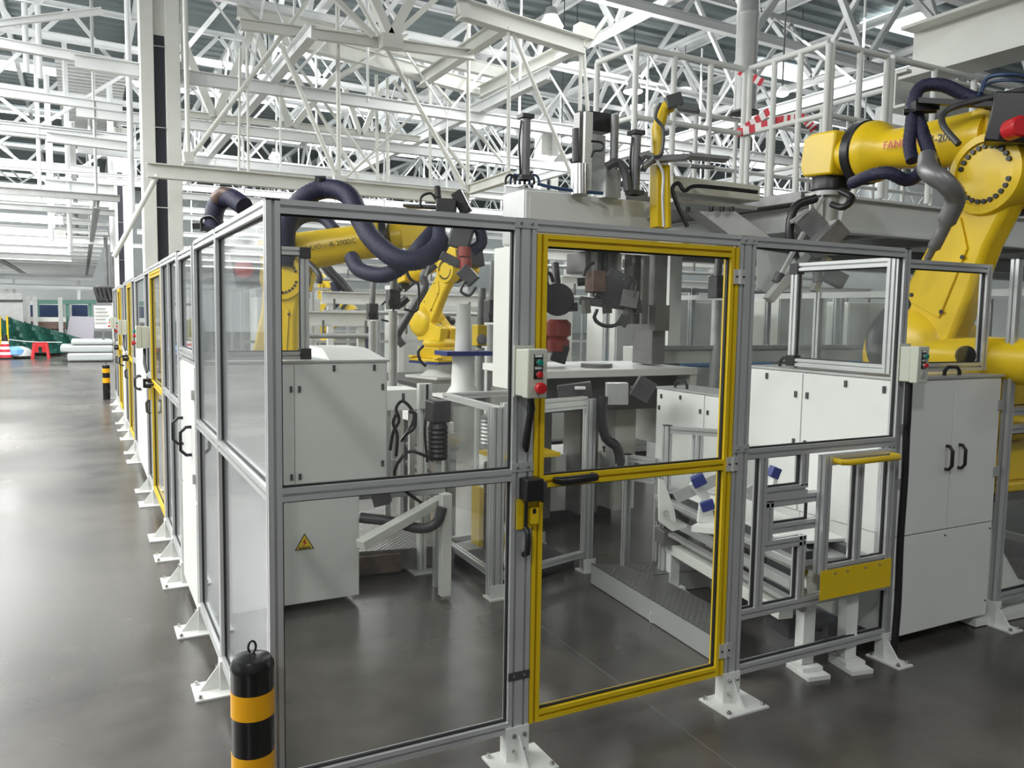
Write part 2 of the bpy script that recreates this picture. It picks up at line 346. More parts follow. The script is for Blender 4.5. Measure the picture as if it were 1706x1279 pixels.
# push-button box
def button_box(o, label, blank=False, S=1.0, H=.165):
    """deep narrow box on a post: buttons look towards -y, the lid seam shows on its side"""
    ox, oy, oz = o; W = .072; t = thing('control_box', label, 'control box', (ox+W/2, oy, oz))
    part('mounting_flange', B(ox-.004, ox+W+.004, oy-.006, oy, oz-.006, oz+H+.012), BOXG, t)
    part('back_box', B(ox, ox+W, oy-.062, oy-.0065, oz, oz+H), BOXG, t, bevel=.004)
    part('lid', B(ox-.003, ox+W+.003, oy-.105, oy-.0625, oz-.003, oz+H+.003), BOXG, t, bevel=.004)
    fy = oy-.105; xc = ox+W*.52
    for z, m in ((oz+.122, GRN), (oz+.08, RED)):
        p = part('label_plate', B(xc-.018, xc+.018, fy-.0015, fy-.0002, z-.016, z+.028), BLK, t)
        part('inscription', B(xc-.014, xc+.014, fy-.0022, fy-.0016, z+.018, z+.027), WHT, p)
        b = part('push_button', MB().lathe((xc, fy-.0016, z), (0, -1, 0), [(0, .013), (.006, .013), (.009, .0125)]), STEEL, t)
        part('button_cap', MB().lathe((xc, fy-.011, z), (0, -1, 0), [(0, .0105), (.007, .0105), (.010, .009)]), m, b, label='teal button cap' if m is GRN else 'red button cap')
    if blank: part('blank_plug', MB().lathe((xc, fy, oz+.035), (0, -1, 0), [(0, .017), (.004, .016)]), LGR, t)
    else: part('emergency_stop', MB().lathe((xc, fy, oz+.034), (0, -1, 0), [(0, .011), (.012, .011), (.014, .020), (.026, .0205), (.032, .018), (.034, .01)]), RED, t)
    return t
button_box((.856, -.006, 1.375), 'grey push-button box with red emergency stop beside the yellow door')
button_box((2.915, -.006, 1.375), 'grey push-button box on the single post by the two-door cabinet', blank=True)
solo('cable_gland', MB().tube([(.905, -.045, 1.37), (.905, -.045, 1.33), (.905, -.04, 1.30), (.9, -.03, 1.24), (.90, -.02, 1.19), (.908, -.012, 1.17)], [.009, .016, .013, .0135, .014, .007], 10), BLK, 'black cable gland and lead under the push-button box at the door', 'cable')
solo('power_cable', MB().tube([(2.955, -.04, 1.37), (2.958, -.04, 1.2), (2.985, -.02, 1.12), (2.99, -.02, .9), (2.985, -.02, .6), (2.99, -.022, .3), (2.985, -.02, .06), (3.0, -.01, .02)], .017, 10, cat=5), BLK, 'thick black cable running down the single post to the floor', 'cable')

# lattice panel right of the door
lp = thing('safety_fence', 'fence panel with clear top and small framed openings right of the yellow door', 'fence panel', (2.46, P/2, .11))
X0, X1 = 1.991, 2.93
rail(lp, 'x', X0, X1, ZT, 'top_rail'); rail(lp, 'x', X0, X1, ZM, 'middle_rail'); rail(lp, 'x', X0, X1, ZB, 'bottom_rail')
pane(lp, 'x', X0, X1, 1.105, 1.957)
rail(lp, 'x', X0, X1, .40-P/2, 'lower_rail'); pane(lp, 'x', X0, X1, .155, .357)
stile(lp, 'x', 2.09, .40, 1.062); pane(lp, 'x', X0, 2.09-P/2, .40, 1.062)
stile(lp, 'x', 2.338, .92, 1.062); rail(lp, 'x', 2.112, 2.36, .905, 'short_rail'); pane(lp, 'x', 2.112, 2.316, .927, 1.062)
rail(lp, 'x', 2.112, 2.45, .862-P*0, 'short_rail'); part('end_block', MB().prof((2.134, P/2, .69), (2.134, P/2, .862), 1, 1, up=(0, 1, 0)), ALU, lp, smooth=False, label='upright block with black cap')
part('block_cap', B(2.112, 2.156, 0, P, .863, .868), BLK, lp)
rail(lp, 'x', 2.156, 2.45, .74, 'short_rail'); pane(lp, 'x', 2.156, 2.378, .762, .84)
rail(lp, 'x', 2.112, 2.36, .668, 'short_rail'); stile(lp, 'x', 2.345, .40, .69); pane(lp, 'x', 2.112, 2.323, .40, .646)
stile(lp, 'x', 2.90, .40, 1.062)
# small lifting hatch with yellow handle
ht = thing('access_hatch', 'aluminium lift-out hatch with yellow grab handle and yellow kick plate', 'hatch', (2.65, -.02, .40))
w0 = -.045
stile(ht, 'x', 2.435, .40+.11, 1.055, 'hatch_stile', w0=w0); stile(ht, 'x', 2.865, .51, 1.055, 'hatch_stile', w0=w0); stile(ht, 'x', 2.65, .553, 1.012, 'hatch_stile', w0=w0)
rail(ht, 'x', 2.457, 2.843, 1.055-P/2, 'top_rail', w0=w0); rail(ht, 'x', 2.457, 2.843, .532, 'bottom_rail', w0=w0)
pane(ht, 'x', 2.457, 2.628, .553, 1.012, w0=w0); pane(ht, 'x', 2.672, 2.843, .553, 1.012, w0=w0)
kp = part('kick_plate', B(2.413, 2.887, w0-.006, w0-.001, .395, .53), YEL, ht)
for x in (2.5, 2.58, 2.70, 2.80): part('screw', bolt(MB(), (x, w0-.006, .512), (0, -1, 0), .006, .003), STEEL, kp)
part('grab_handle', MB().tube([(2.47, w0-.001, 1.03), (2.47, w0-.04, 1.03), (2.49, w0-.055, 1.03), (2.83, w0-.055, 1.03), (2.85, w0-.04, 1.03), (2.85, w0-.001, 1.03)], .014, 12), YEL, ht)

# left fence line
def left_bay(y0, y1, label, pts_w0=0, mid=True):
    t = thing('safety_fence', label, 'fence panel', (P/2, (y0+y1)/2, .11))
    rail(t, 'y', y0, y1, ZT, 'top_rail')
    if mid: rail(t, 'y', y0, y1, ZM, 'middle_rail')
    rail(t, 'y', y0, y1, ZB, 'bottom_rail')
    if mid: pane(t, 'y', y0, y1, 1.105, 1.957); pane(t, 'y', y0, y1, .155, 1.062)
    else: pane(t, 'y', y0, y1, .155, 1.957)
    return t
t = post('y', 1.06, 1, 'aluminium fence post behind the striped bollard on the aisle side'); 
t = post('y', 1.80, 1, 'aluminium fence post on the aisle just before the white cabinet door')
left_bay(P, 1.06, 'clear fence panel on the aisle next to the near corner post')
left_bay(1.103, 1.80, 'narrow clear fence panel on the aisle before the white cabinet')
post('y', 2.62, 2, 'double aluminium post on the aisle right after the white cabinet')
post('y', 3.20, 1, 'aluminium aisle post one bay past the white cabinet'); post('y', 3.72, 2, 'double aluminium aisle post before the first yellow aisle door')
left_bay(2.706, 3.20, 'clear aisle fence panel just past the white cabinet'); left_bay(3.243, 3.72, 'clear aisle fence panel before the first yellow door')
post('y', 4.86, 2, 'double aluminium post past the first yellow aisle door')
post('y', 5.45, 1, 'aluminium aisle post beside the second white cabinet')
left_bay(4.946, 5.45, 'clear aisle fence panel past the first yellow door')
def ydoor(y0, y1, label):
    d = thing('fence_door', label, 'door', (P/2, (y0+y1)/2, .13)); 
    stile(d, 'y', y0+P/2, .13, 1.95, 'door_stile', m=YEL); stile(d, 'y', y1-P/2, .13, 1.95, 'door_stile', m=YEL)
    for z, nm in ((1.95-P/2, 'top_rail'), (1.07-P/2, 'middle_rail'), (.13+P/2, 'bottom_rail')): rail(d, 'y', y0+P, y1-P, z, nm, m=YEL)
    pane(d, 'y', y0+P, y1-P, 1.07, 1.907); pane(d, 'y', y0+P, y1-P, .173, 1.027)
    yy = y1-.12
    part('handle', MB().tube([(-.002, yy-.15, 1.05), (-.04, yy-.14, 1.05), (-.042, yy, 1.05), (-.002, yy+.01, 1.05)], .012, 10), BLK, d)
    t = solo('door_header', MB().prof((P/2, y0-.01, ZT), (P/2, y1+.01, ZT)), ALU, 'aluminium header rail above the '+label.split(' in ')[0], 'rail', smooth=False)
    i = thing('interlock_switch', 'black interlock switch on the '+label.split(' in ')[0], 'switch', (-.03, y1, .85))
    part('body', B(-.062, -.001, y1-.01, y1+.06, 1.0, 1.075), BLK, i); part('latch_bracket', B(-.02, -.006, y1-.01, y1+.04, .9, .998), YEL, i)
    part('grip', MB().tube([(-.02, y1+.01, .9), (-.04, y1+.01, .87), (-.036, y1+.01, .80), (-.01, y1+.01, .78)], .012, 8), DGR, i)
ydoor(3.812, 4.855, 'first yellow door in the aisle fence')
ydoor(7.75, 8.70, 'second yellow door in the aisle fence')
ydoor(10.9, 11.8, 'farthest yellow door in the aisle fence')
def aisle_box(y, label):
    t = thing('control_box', label, 'control box', (-.05, y, 1.33))
    part('back_box', B(-.062, -.001, y-.036, y+.036, 1.33, 1.51), BOXG, t, bevel=.004)
    part('lid', B(-.105, -.0625, y-.039, y+.039, 1.327, 1.513), BOXG, t, bevel=.004)
    for z, m in ((1.47, GRN), (1.43, RED)): part('push_button', MB().lathe((-.105, y, z), (-1, 0, 0), [(0, .013), (.012, .013), (.02, .01)]), m, t)
    part('emergency_stop', MB().lathe((-.105, y, 1.37), (-1, 0, 0), [(0, .011), (.012, .011), (.014, .02), (.03, .018)]), RED, t)
    part('cable', MB().tube([(-.04, y, 1.325), (-.04, y, 1.27), (-.045, y-.05, 1.2), (-.03, y-.1, 1.13)], .012, 8, cat=4), BLK, t)
aisle_box(4.98, 'grey-green button box on the aisle fence at the first yellow door')
aisle_box(8.85, 'grey-green button box on the aisle fence at the second yellow door')
aisle_box(12.0, 'grey-green button box on the aisle fence at the farthest yellow door')
# aisle posts and panels further off
for y, nx, s in ((7.02, 2, 'past the second white cabinet'), (7.65, 1, 'before the second yellow door'), (8.75, 2, 'past the second yellow door'), (9.6, 1, 'at the third white cabinet'), (10.35, 1, 'before the farthest yellow door'), (11.85, 2, 'past the farthest yellow door'), (12.9, 1, 'near the far end of the aisle fence'), (14.0, 1, 'at the far end of the aisle fence')):
    post('y', y, nx, ('double ' if nx == 2 else '')+'aluminium aisle post '+s)
for y0, y1, s in ((7.106, 7.65, 'just before the second yellow door'), (8.836, 9.6, 'just after the second yellow door'), (10.393, 10.85, 'just before the farthest yellow door'), (11.936, 12.9, 'just after the farthest yellow door'), (12.943, 14.0, 'at the far end of the line')):
    left_bay(y0, y1, 'clear aisle fence panel '+s)

# ================================================================== CABINETS
def handle_c(parent, ctr, n, up, w=.06, h=.11, r=.0075, name='handle', m=None):
    ctr, n, up = V(ctr), V(n), V(up)
    pts = [ctr-up*h/2, ctr-up*h/2+n*w*.5, ctr-up*h*.32+n*w, ctr+up*h*.32+n*w, ctr+up*h/2+n*w*.5, ctr+up*h/2]
    return part(name, MB().tube(pts, r, 8), m or BLK, parent)
def latches(parent, pts, n, m=None):
    for p in pts:
        p = V(p); n_ = V(n); part('latch', MB().bar(p-V((0, 0, .016)), p+V((0, 0, .016)), .012, .012) if abs(n_.z) < .5 else MB(), DGR, parent)
# left cabinet behind the near panel
c = thing('machine_cabinet', 'white steel cabinet with access panels standing inside the near left corner', 'cabinet', (.5, 2.2, 0))
part('body', B(.012, 1.03, 1.86, 2.60, .70, 1.38), WHT, c, bevel=.004)
part('lower_body', B(.012, .87, 1.875, 2.58, .04, .695), WHT, c, bevel=.004)
part('top_plate', B(.0, 1.04, 1.85, 2.61, 1.381, 1.392), LGR, c)
part('sloped_top', MB().poly([(.70, 1.86, 1.393), (1.03, 1.86, 1.393), (.98, 2.1, 1.45), (.72, 2.1, 1.45)], (0, .4, 0)), WHT, c)
fr = part('access_panel', B(.03, .50, 1.853, 1.8595, .72, 1.37), WHT, c); part('access_panel', B(.506, 1.02, 1.853, 1.8595, .72, 1.37), WHT, c)
for x, z in ((.485, 1.24), (.53, 1.24), (.485, .76), (.53, .76), (.72, 1.35), (.95, 1.35), (1.0, 1.24), (1.0, .80)):
    part('latch', B(x-.007, x+.007, 1.846, 1.8525, z-.017, z+.017), DGR, c)
dl = part('door', B(.002, .0115, 1.90, 2.56, .66, 1.36), WHT, c); handle_c(dl, (.002, 2.46, .96), (-1, 0, 0), (0, 0, 1), .055, .15, .009); handle_c(dl, (.002, 2.05, .96), (-1, 0, 0), (0, 0, 1), .055, .15, .009)
part('lower_panel', B(.002, .0115, 1.90, 2.56, .08, .645), WHT, c)
for z in (.78, 1.22): part('hinge', B(-.012, .0015, 1.895, 1.93, z-.025, z+.025), LGR, c)
tri = thing('warning_sign', 'yellow high-voltage warning triangle stuck on the lower white cabinet', 'sign', (.558, 1.873, .345))
def triy(r, y0, y1, cz): return MB().poly([(.558-r*.866, y0, cz-r*.5), (.558+r*.866, y0, cz-r*.5), (.558, y0, cz+r)], (0, y1-y0, 0))
part('border', triy(.062, 1.8725, 1.8745, .375), BLK, tri, smooth=False); part('yellow_field', triy(.053, 1.871, 1.8724, .375), mat('sign_yellow', (.85, .62, .02), .4), tri, smooth=False)
part('lightning_bolt', MB().poly([(.566, 1.8702, .413), (.545, 1.8702, .385), (.556, 1.8702, .385), (.548, 1.8702, .36), (.570, 1.8702, .39), (.559, 1.8702, .39)], (0, .0007, 0)), RED, tri, smooth=False)
TXM = lambda loc, X, Y, Z: Matrix(((X[0], Y[0], Z[0], loc[0]), (X[1], Y[1], Z[1], loc[1]), (X[2], Y[2], Z[2], loc[2]), (0, 0, 0, 1)))
part('lettering', MB().text('有电危险', .017, TXM((.558, 1.8702, .354), (1, 0, 0), (0, 0, 1), (0, -1, 0))), BLK, tri, smooth=False)
# framed screens standing on the cabinets
def screen(name_lbl, ori, u0, u1, z0, z1, w0, caps=()):
    t = thing('safety_screen', name_lbl, 'screen', pt(ori, (u0+u1)/2, P/2, z0, w0))
    stile(t, ori, u0+P/2, z0, z1, w0=w0); stile(t, ori, u1-P/2, z0, z1, w0=w0)
    rail(t, ori, u0+P, u1-P, z0+P/2, 'bottom_rail', w0=w0); rail(t, ori, u0+P, u1-P, z1-P/2, 'top_rail', w0=w0); pane(t, ori, u0+P, u1-P, z0+P, z1-P, w0=w0)
    for u, z in caps: part('corner_cap', pbx(MB(), ori, u-.03, u+.03, w0-.006, w0+P+.006, z-.03, z+.03), BLK, t, bevel=.003)
    return t
screen('small clear screen with black corner caps on the near left white cabinet', 'x', .05, .585, 1.40, 2.0, 1.85, ((.565, 1.43), (.565, 1.97)))
screen('narrow clear screen on the aisle side of the near left white cabinet', 'y', 1.90, 2.58, 1.40, 1.985, .0)
# second and third aisle cabinets
for k, (y0, y1, s) in enumerate(((5.50, 7.0, 'second white cabinet along the aisle, with two black handles'), (9.65, 10.33, 'third white cabinet along the aisle, far down the fence'))):
    c = thing('machine_cabinet', s, 'cabinet', (.2, (y0+y1)/2, 0)); part('body', B(.012, .45, y0, y1, .08, 1.38), WHT, c, bevel=.004)
    ym = (y0+y1)/2
    for a, b, h in ((y0+.01, ym-.005, ym-.06), (ym+.005, y1-.01, ym+.06)):
        dd = part('door', B(.0, .0115, a, b, .60, 1.37), WHT, c); handle_c(dd, (.0, h, .93), (-1, 0, 0), (0, 0, 1), .055, .13, .009)
    part('lower_panel', B(.0, .0115, y0+.01, y1-.01, .09, .59), WHT, c)
    screen('clear screen above the '+('second' if k == 0 else 'third')+' aisle cabinet', 'y', y0, y1, 1.40, 1.98, 0)
# right cabinet with two doors
c = thing('machine_cabinet', 'white two-door steel cabinet at the right end of the near fence', 'cabinet', (3.4, .3, 0))
part('body', B(3.0, 3.85, .062, .62, .09, 1.37), WHT, c, bevel=.004); part('wing', B(3.0, 3.30, .622, 1.06, .55, 1.37), WHT, c, bevel=.003)
part('top_plate', B(2.99, 3.86, .05, .62, 1.371, 1.383).bx(2.99, 3.31, .62, 1.07, 1.371, 1.383), LGR, c)
for a, b, h in ((3.045, 3.437, 3.40), (3.443, 3.83, 3.505)):
    dd = part('door', B(a, b, .05, .0615, .59, 1.36), WHT, c, bevel=.002); handle_c(dd, (h, .05, .965), (0, -1, 0), (0, 0, 1), .036, .12, .0085)
part('lower_panel', B(3.045, 3.83, .05, .0615, .07, .582), WHT, c, bevel=.002)
for x, z in ((3.06, .55), (3.43, .555), (3.81, .55), (3.06, .32), (3.81, .15), (3.06, .12)): part('screw', bolt(MB(), (x, .05, z), (0, -1, 0), .005, .002), DGR, c)
for x in (3.045, 3.83):
    for z in (.86, 1.22) if x > 3.5 else (.86, 1.13): part('hinge', B(x-.022, x+.022, .042, .0495, z-.025, z+.025), LGR, c)
for y0, y1 in ((.07, .63), (.64, 1.05)): part('side_panel', B(2.993, 2.9995, y0, y1, .60, 1.362), WHT, c, bevel=.001)
for y, z in ((.60, 1.245), (.68, 1.245), (.60, .98), (.68, .98), (.35, 1.33), (.9, 1.33), (.12, 1.32)): part('latch', B(2.986, 2.9925, y-.008, y+.008, z-.017, z+.017), DGR, c)
handle_c(c, (3.10, .85, 1.384), (0, 0, 1), (0, 1, 0), .05, .12, .010); handle_c(c, (3.46, .085, 1.384), (0, 0, 1), (1, 0, 0), .042, .12, .010)
screen('clear screen with black corner caps over the side of the two-door cabinet', 'y', .09, .74, 1.40, 1.965, 2.98, ((.72, 1.43), (.72, 1.935)))
screen('clear screen above the doors of the two-door cabinet', 'x', 3.03, 3.82, 1.40, 1.965, .13)
post('x', 3.88, 1, 'aluminium fence post at the right end of the two-door cabinet', w0=.03, wide=.03)
lb = thing('safety_fence', 'clear fence panel right of the two-door cabinet at the photo edge', 'fence panel', (4.4, .05, .11))
rail(lb, 'x', 3.925, 4.9, ZT, 'top_rail', w0=.03); rail(lb, 'x', 3.925, 4.9, ZM, 'middle_rail', w0=.03); rail(lb, 'x', 3.925, 4.9, 1.10+.08, 'middle_rail', w0=.03); rail(lb, 'x', 3.925, 4.9, ZB+.02, 'bottom_rail', w0=.03); pane(lb, 'x', 3.925, 4.9, 1.21, 1.957, w0=.03); pane(lb, 'x', 3.925, 4.9, .18, 1.06, w0=.03)

c = thing('machine_cabinet', 'lower white cabinet with black handle on top seen through the yellow door', 'cabinet', (3.15, 1.5, 0))
part('body', B(3.0, 3.30, 1.09, 1.92, .5, 1.17), WHT, c, bevel=.003); part('top_plate', B(2.99, 3.31, 1.08, 1.93, 1.171, 1.182), LGR, c); part('base', B(3.02, 3.28, 1.12, 1.9, 0, .4995), MGR, c)
for y0, y1 in ((1.10, 1.42), (1.43, 1.91)): part('side_panel', B(2.993, 2.9995, y0, y1, .52, 1.165), WHT, c, bevel=.001)
for y, z in ((1.39, 1.06), (1.46, 1.06), (1.39, .62), (1.46, .62), (1.66, 1.13), (1.86, 1.12), (1.88, 1.04), (1.16, 1.13)): part('latch', B(2.986, 2.9925, y-.008, y+.008, z-.014, z+.014), DGR, c)
handle_c(c, (3.06, 1.74, 1.183), (0, 0, 1), (0, 1, 0), .045, .12, .010)

# ================================================================== BOLLARDS
def bollard(x, y, label, bands=((.255, .345), (.46, .535)), H=.645, r=.062):
    t = thing('bollard', label, 'bollard', (x, y, 0)); c = (x, y, 0)
    part('tube', MB().lathe(c, (0, 0, 1), [(0, r), (H-.05, r), (H-.045, r*1.03), (H-.03, r*1.02), (H-.012, r*.85), (H-.002, r*.4), (H, .002)], 40), mat('bollard_black_paint', (.012, .012, .012), .22) if 'bollard_black_paint' not in MATS else MATS['bollard_black_paint'], t)
    for z0, z1 in bands: part('reflective_band', MB().lathe((x, y, z0), (0, 0, 1), [(0, r+.0012), (z1-z0, r+.0012)], 40), ORG, t)
    ring = [(x+.0, y+.0, H-.006)]+[(x+.011*math.cos(a), y, H+.018+.018*math.sin(a)) for a in [rad(-80+k*32) for k in range(11)]]
    part('lifting_loop', MB().tube(ring[1:], .0035, 8, cat=2), BLK, t)
b_ = D(420, 1085, 2.42); bollard(b_.x, b_.y, 'black and amber striped bollard close to the camera at the fence corner')
bollard(-.14, 13.9, 'distant black and amber striped bollard far down the aisle', ((.305, .396), (.487, .566)))

# ================================================================== ROBOTS
def robot(label, base, yaw, q2, q3, s, lat, q5, ped, text=None, tool=None, hoses=True, txt_right=False, fat=1.0, chan=False):
    """six-axis arm: pedestal, base, turret, lower arm, elbow, forearm, wrist"""
    yaw, q2, q3, q5 = rad(yaw), rad(q2), rad(q3), rad(q5)
    M = Matrix.Translation(V(base)) @ Matrix.Rotation(yaw, 4, 'Z') @ Matrix.Scale(s, 4)
    t = thing('industrial_robot', label, 'robot', (base[0], base[1], base[2]-ped*s))
    sg = 1 if lat > 0 else -1; N = lambda: MB(M)
    if ped > 0:
        part('pedestal', N().bx(-.42, .42, -.42, .42, -ped, -ped+.04).lathe((0, 0, -ped+.04), (0, 0, 1), [(0, .33), (ped*.35, .2), (ped*.7, .2), (ped-.1, .34), (ped-.04, .38)], 28), CREAM, t)
        part('mounting_ring', N().bx(-.385, .385, -.365, .365, -.038, -.001), BLU if ped < .6 else MGR, t)
    b = N().bx(-.38, .38, -.36, .36, 0, .05)
    b.poly([(-.34, -.26, .05), (.30, -.26, .05), (.26, -.22, .24), (-.30, -.2, .24)], (0, .5, 0))
    for i in (-1, 1):
        for j in (-1, 1): b.bx(i*.33-.06, i*.33+.06, j*.32-.07, j*.32+.07, .05, .09)
    part('base', b, RYEL, t, bevel=.012*s)
    # turret with side cheeks carrying the shoulder
    tb = N().lathe((0, 0, .2405), (0, 0, 1), [(0, .27), (.06, .30), (.10, .28), (.14, .24)], 32)
    tb.poly([(-.22, -.20, .34), (.36, -.20, .34), (.50, -.20, .52), (.46, -.20, .80), (.2, -.20, .84), (-.05, -.20, .62), (-.25, -.20, .56)], (0, .17, 0))
    tb.poly([(-.22, .03, .34), (.36, .03, .34), (.46, .03, .60), (.30, .03, .80), (-.05, .03, .62), (-.25, .03, .56)], (0, .17, 0))
    part('turret', tb, RYEL, t, bevel=.015*s)
    A = V((.31, 0, .67)); ydir = V((0, sg, 0))
    B_ = A+V((math.sin(q2), 0, math.cos(q2)))*1.075
    u = V((math.cos(q3), 0, math.sin(q3))); nn = V((-math.sin(q3), 0, math.cos(q3))); Wc = B_+nn*.225+u*1.28
    # shoulder drive drum facing outwards on the visible side
    part('shoulder_drum', N().lathe(A-ydir*.16, ydir, [(0, .25), (.04, .29), (.24, .30), (.32, .285), (.40, .24), (.44, .15), (.445, .02)], 36), RYEL, t)
    part('shoulder_motor', N().bx(A.x-.09, A.x+.09, min(-sg*.2, -sg*.42), max(-sg*.2, -sg*.42), A.z-.09, A.z+.09).cyl(A-ydir*.42, A-ydir*.56, .07), BLK, t)
    # lower arm: tapering link outside the drum
    la = B_-A; ld = la.normalized(); lp_ = V((-ld.z, 0, ld.x)); y0 = sg*.29 if False else sg*.09
    ring = []
    for k in range(13): a = PI*k/12; ring.append(A+lp_*(.25*math.cos(a))-ld*(.25*math.sin(a)))
    ring += [A+ld*.35-lp_*.18, A+ld*.75-lp_*.15]
    for k in range(13): a = PI*k/12; ring.append(B_-lp_*(.185*math.cos(a))+ld*(.185*math.sin(a)))
    ring += [A+ld*.75+lp_*.18, A+ld*.35+lp_*.23]
    part('lower_arm', N().poly([r+ydir*.04 for r in ring], ydir*.15), RYEL, t, bevel=.03*s)
    cov = [A+ld*.30-lp_*.10, A+ld*.78-lp_*.09, A+ld*.83-lp_*.03, A+ld*.70+lp_*.09, A+ld*.30+lp_*.12]
    cv = part('arm_cover', N().poly([r+ydir*.191 for r in cov], ydir*.012), RYEL, t, bevel=.004*s)
    for r in (cov[0]+ld*.04, cov[1]-ld*.04, cov[3]-ld*.05, cov[4]+ld*.04): part('screw', N().cyl(r+ydir*.203, r+ydir*.209, .012, n=8), BLK, cv)
    # elbow hub with its ring of bolts
    hub = part('elbow_hub', N().lathe(B_+ydir*.02, ydir, [(0, .2), (.17, .215), (.20, .205), (.205, .165), (.19, .16), (.189, .02)], 40), RYEL, t)
    for k in range(26):
        a = 2*PI*k/26
        if k % 13 in (0, 12): continue
        c = B_+ydir*.209+(u*math.cos(a)+nn*math.sin(a))*.142
        part('bolt', N().cyl(c, c+ydir*.012, .0135, n=8), BLK, hub)
    part('elbow_seal', N().lathe(B_-ydir*.06, ydir, [(0, .205), (.078, .205)], 32), BLK, t)
    eh = [B_+u*.26+nn*.10, B_+u*.24+nn*.34, B_-u*.16+nn*.36, B_-u*.30+nn*.24, B_-u*.30-nn*.08, B_-u*.08-nn*.20, B_+u*.14-nn*.14]
    part('elbow_housing', N().poly([r-ydir*.30 for r in eh], ydir*.235), RYEL, t, bevel=.03*s)
    mt = part('elbow_motor', N().bx(0, 0, 0, 0, 0, 0) if False else N().poly([B_-u*.20-nn*.02-ydir*.25, B_-u*.20+nn*.30-ydir*.25, B_-u*.48+nn*.30-ydir*.25, B_-u*.48-nn*.02-ydir*.25], ydir*.34), BLK, t, bevel=.01*s)
    part('motor_cap', N().lathe(B_-u*.36+nn*.14+ydir*.09, ydir, [(0, .085), (.05, .085), (.06, .07)], 20), RED, mt)
    # forearm: tube with flange, ring and wrist block
    F0 = B_+nn*.225
    part('forearm', N().lathe(F0+u*.12, u, [(0, .15*min(fat, 1.2)), (.04, .155*min(fat, 1.2)), (.62, .120*fat), (.70, .125*fat), (.76, .175), (.80, .19), (.84, .19)], 36), RYEL, t)
    part('forearm_block', N().poly([F0-u*.20-nn*.13-ydir*.13, F0+u*.20-nn*.13-ydir*.13, F0+u*.26-nn*.02-ydir*.13, F0+u*.2+nn*.14-ydir*.13, F0-u*.20+nn*.16-ydir*.13], ydir*.24), RYEL, t, bevel=.02*s)
    part('wrist_seal_ring', N().lathe(F0+u*.962, u, [(0, .185), (.01, .2), (.07, .2), (.08, .17)], 36), BLK, t)
    part('wrist_housing', N().lathe(F0+u*1.043, u, [(0, .13), (.12, .12), (.2, .11)], 28).poly([Wc+u*a+nn*b-ydir*.13 for a, b in ((-.13, -.13), (.13, -.13), (.16, -.06), (.15, .12), (.08, .15), (-.13, .15))], ydir*.26), RYEL, t, bevel=.015*s)
    w5 = V((math.cos(q5), 0, math.sin(q5)))
    part('flange', N().lathe(Wc+w5*.135, w5, [(0, .12), (.02, .13), (.08, .13), (.09, .11)], 28), BLK, t)
    E = Wc+w5*.226
    if text is not None:
        X = (u if txt_right else -u); Z_ = ydir; Y_ = Z_.cross(X)
        P0 = F0+u*.46+ydir*(.146*fat)+nn*.0
        for body, off, sz, m in (('FANUC', -.165, .068, RED if fat == 1 else BRN), ('Robot', -.01, .04, RED if fat == 1 else BRN), (text, .16, .066, BLK)):
            part('lettering', MB().text(body, sz*s, M @ TXM(P0+X*off, X, Y_, Z_)) if False else MB().text(body, sz, M @ TXM(P0+X*off, X, Y_, Z_)), m, t, smooth=False)
    return t, M, dict(A=A, B=B_, W=Wc, E=E, u=u, n=nn, y=ydir, w5=w5, F0=F0)

# right robot, nearest
t, M, K = robot('big yellow six-axis robot towering behind the two-door cabinet on the right', (4.242, .479, .718), 86, -25.7, 4, 1.08, .2, -88, .66, text='R-2000iC', txt_right=False)
T_R, M_R, K_R = t, M, K
tb = MB(M); E_, w5, u, n, y = K['E'], K['w5'], K['u'], K['n'], K['y']
part('tool_post', tb.cyl(E_-w5*.0, E_+w5*.42, .07, .065).lathe(E_+w5*.0, w5, [(0, .11), (.03, .11)], 24), LGR, t)
for k in range(4):
    a = PI/2*k+.4; o = (u*math.cos(a)+y*math.sin(a))
    part('rib', MB(M).poly([E_+w5*.03+o*.065, E_+w5*.40+o*.055, E_+w5*.40+o*.06, E_+w5*.03+o*.115], w5.cross(o)*.012), LGR, t)
H = lambda pts, r, nm='dress_hose', m=HOSE, par=None, rib=True, d=4.6: part(nm, (MB().corr(pts, r) if rib else MB().tube(pts, r, 10, cat=6)), m, par)
dR = lambda lst: [D(a, b, c) for a, b, c in lst]
H(dR([(1560, 290, 4.7), (1530, 200, 4.8), (1522, 170, 4.8), (1535, 145, 4.8), (1570, 142, 4.75), (1612, 160, 4.7), (1660, 175, 4.6)]), .038, par=t)
H(dR([(1520, 268, 4.75), (1515, 240, 4.8), (1518, 210, 4.8), (1522, 170, 4.8)]), .036, par=t, nm='dress_hose')
H(dR([(1420, 305, 4.9), (1450, 292, 4.7), (1480, 288, 4.6), (1510, 300, 4.6), (1530, 290, 4.6), (1545, 262, 4.6)]), .036, par=t)
H(dR([(1545, 262, 4.45), (1548, 285, 4.35), (1575, 305, 4.3), (1592, 330, 4.35), (1580, 362, 4.42), (1562, 400, 4.5), (1545, 432, 4.6)]), [.05, .055, .052, .05, .035, .02], nm='cable_bundle', m=MGR, par=t, rib=False)
H(dR([(1597, 240, 4.4), (1572, 210, 4.5), (1572, 190, 4.6), (1600, 175, 4.6), (1706, 150, 4.5)]), .018, nm='cable', m=DGR, par=t, rib=False)
H(dR([(1634, 155, 4.6), (1645, 130, 4.6), (1680, 124, 4.5), (1730, 132, 4.5)]), .012, nm='cable', m=NAVY, par=t, rib=False)
H(dR([(1628, 160, 4.6), (1650, 138, 4.6), (1690, 134, 4.5), (1730, 142, 4.5)]), .008, nm='cable', m=NAVY, par=t, rib=False)
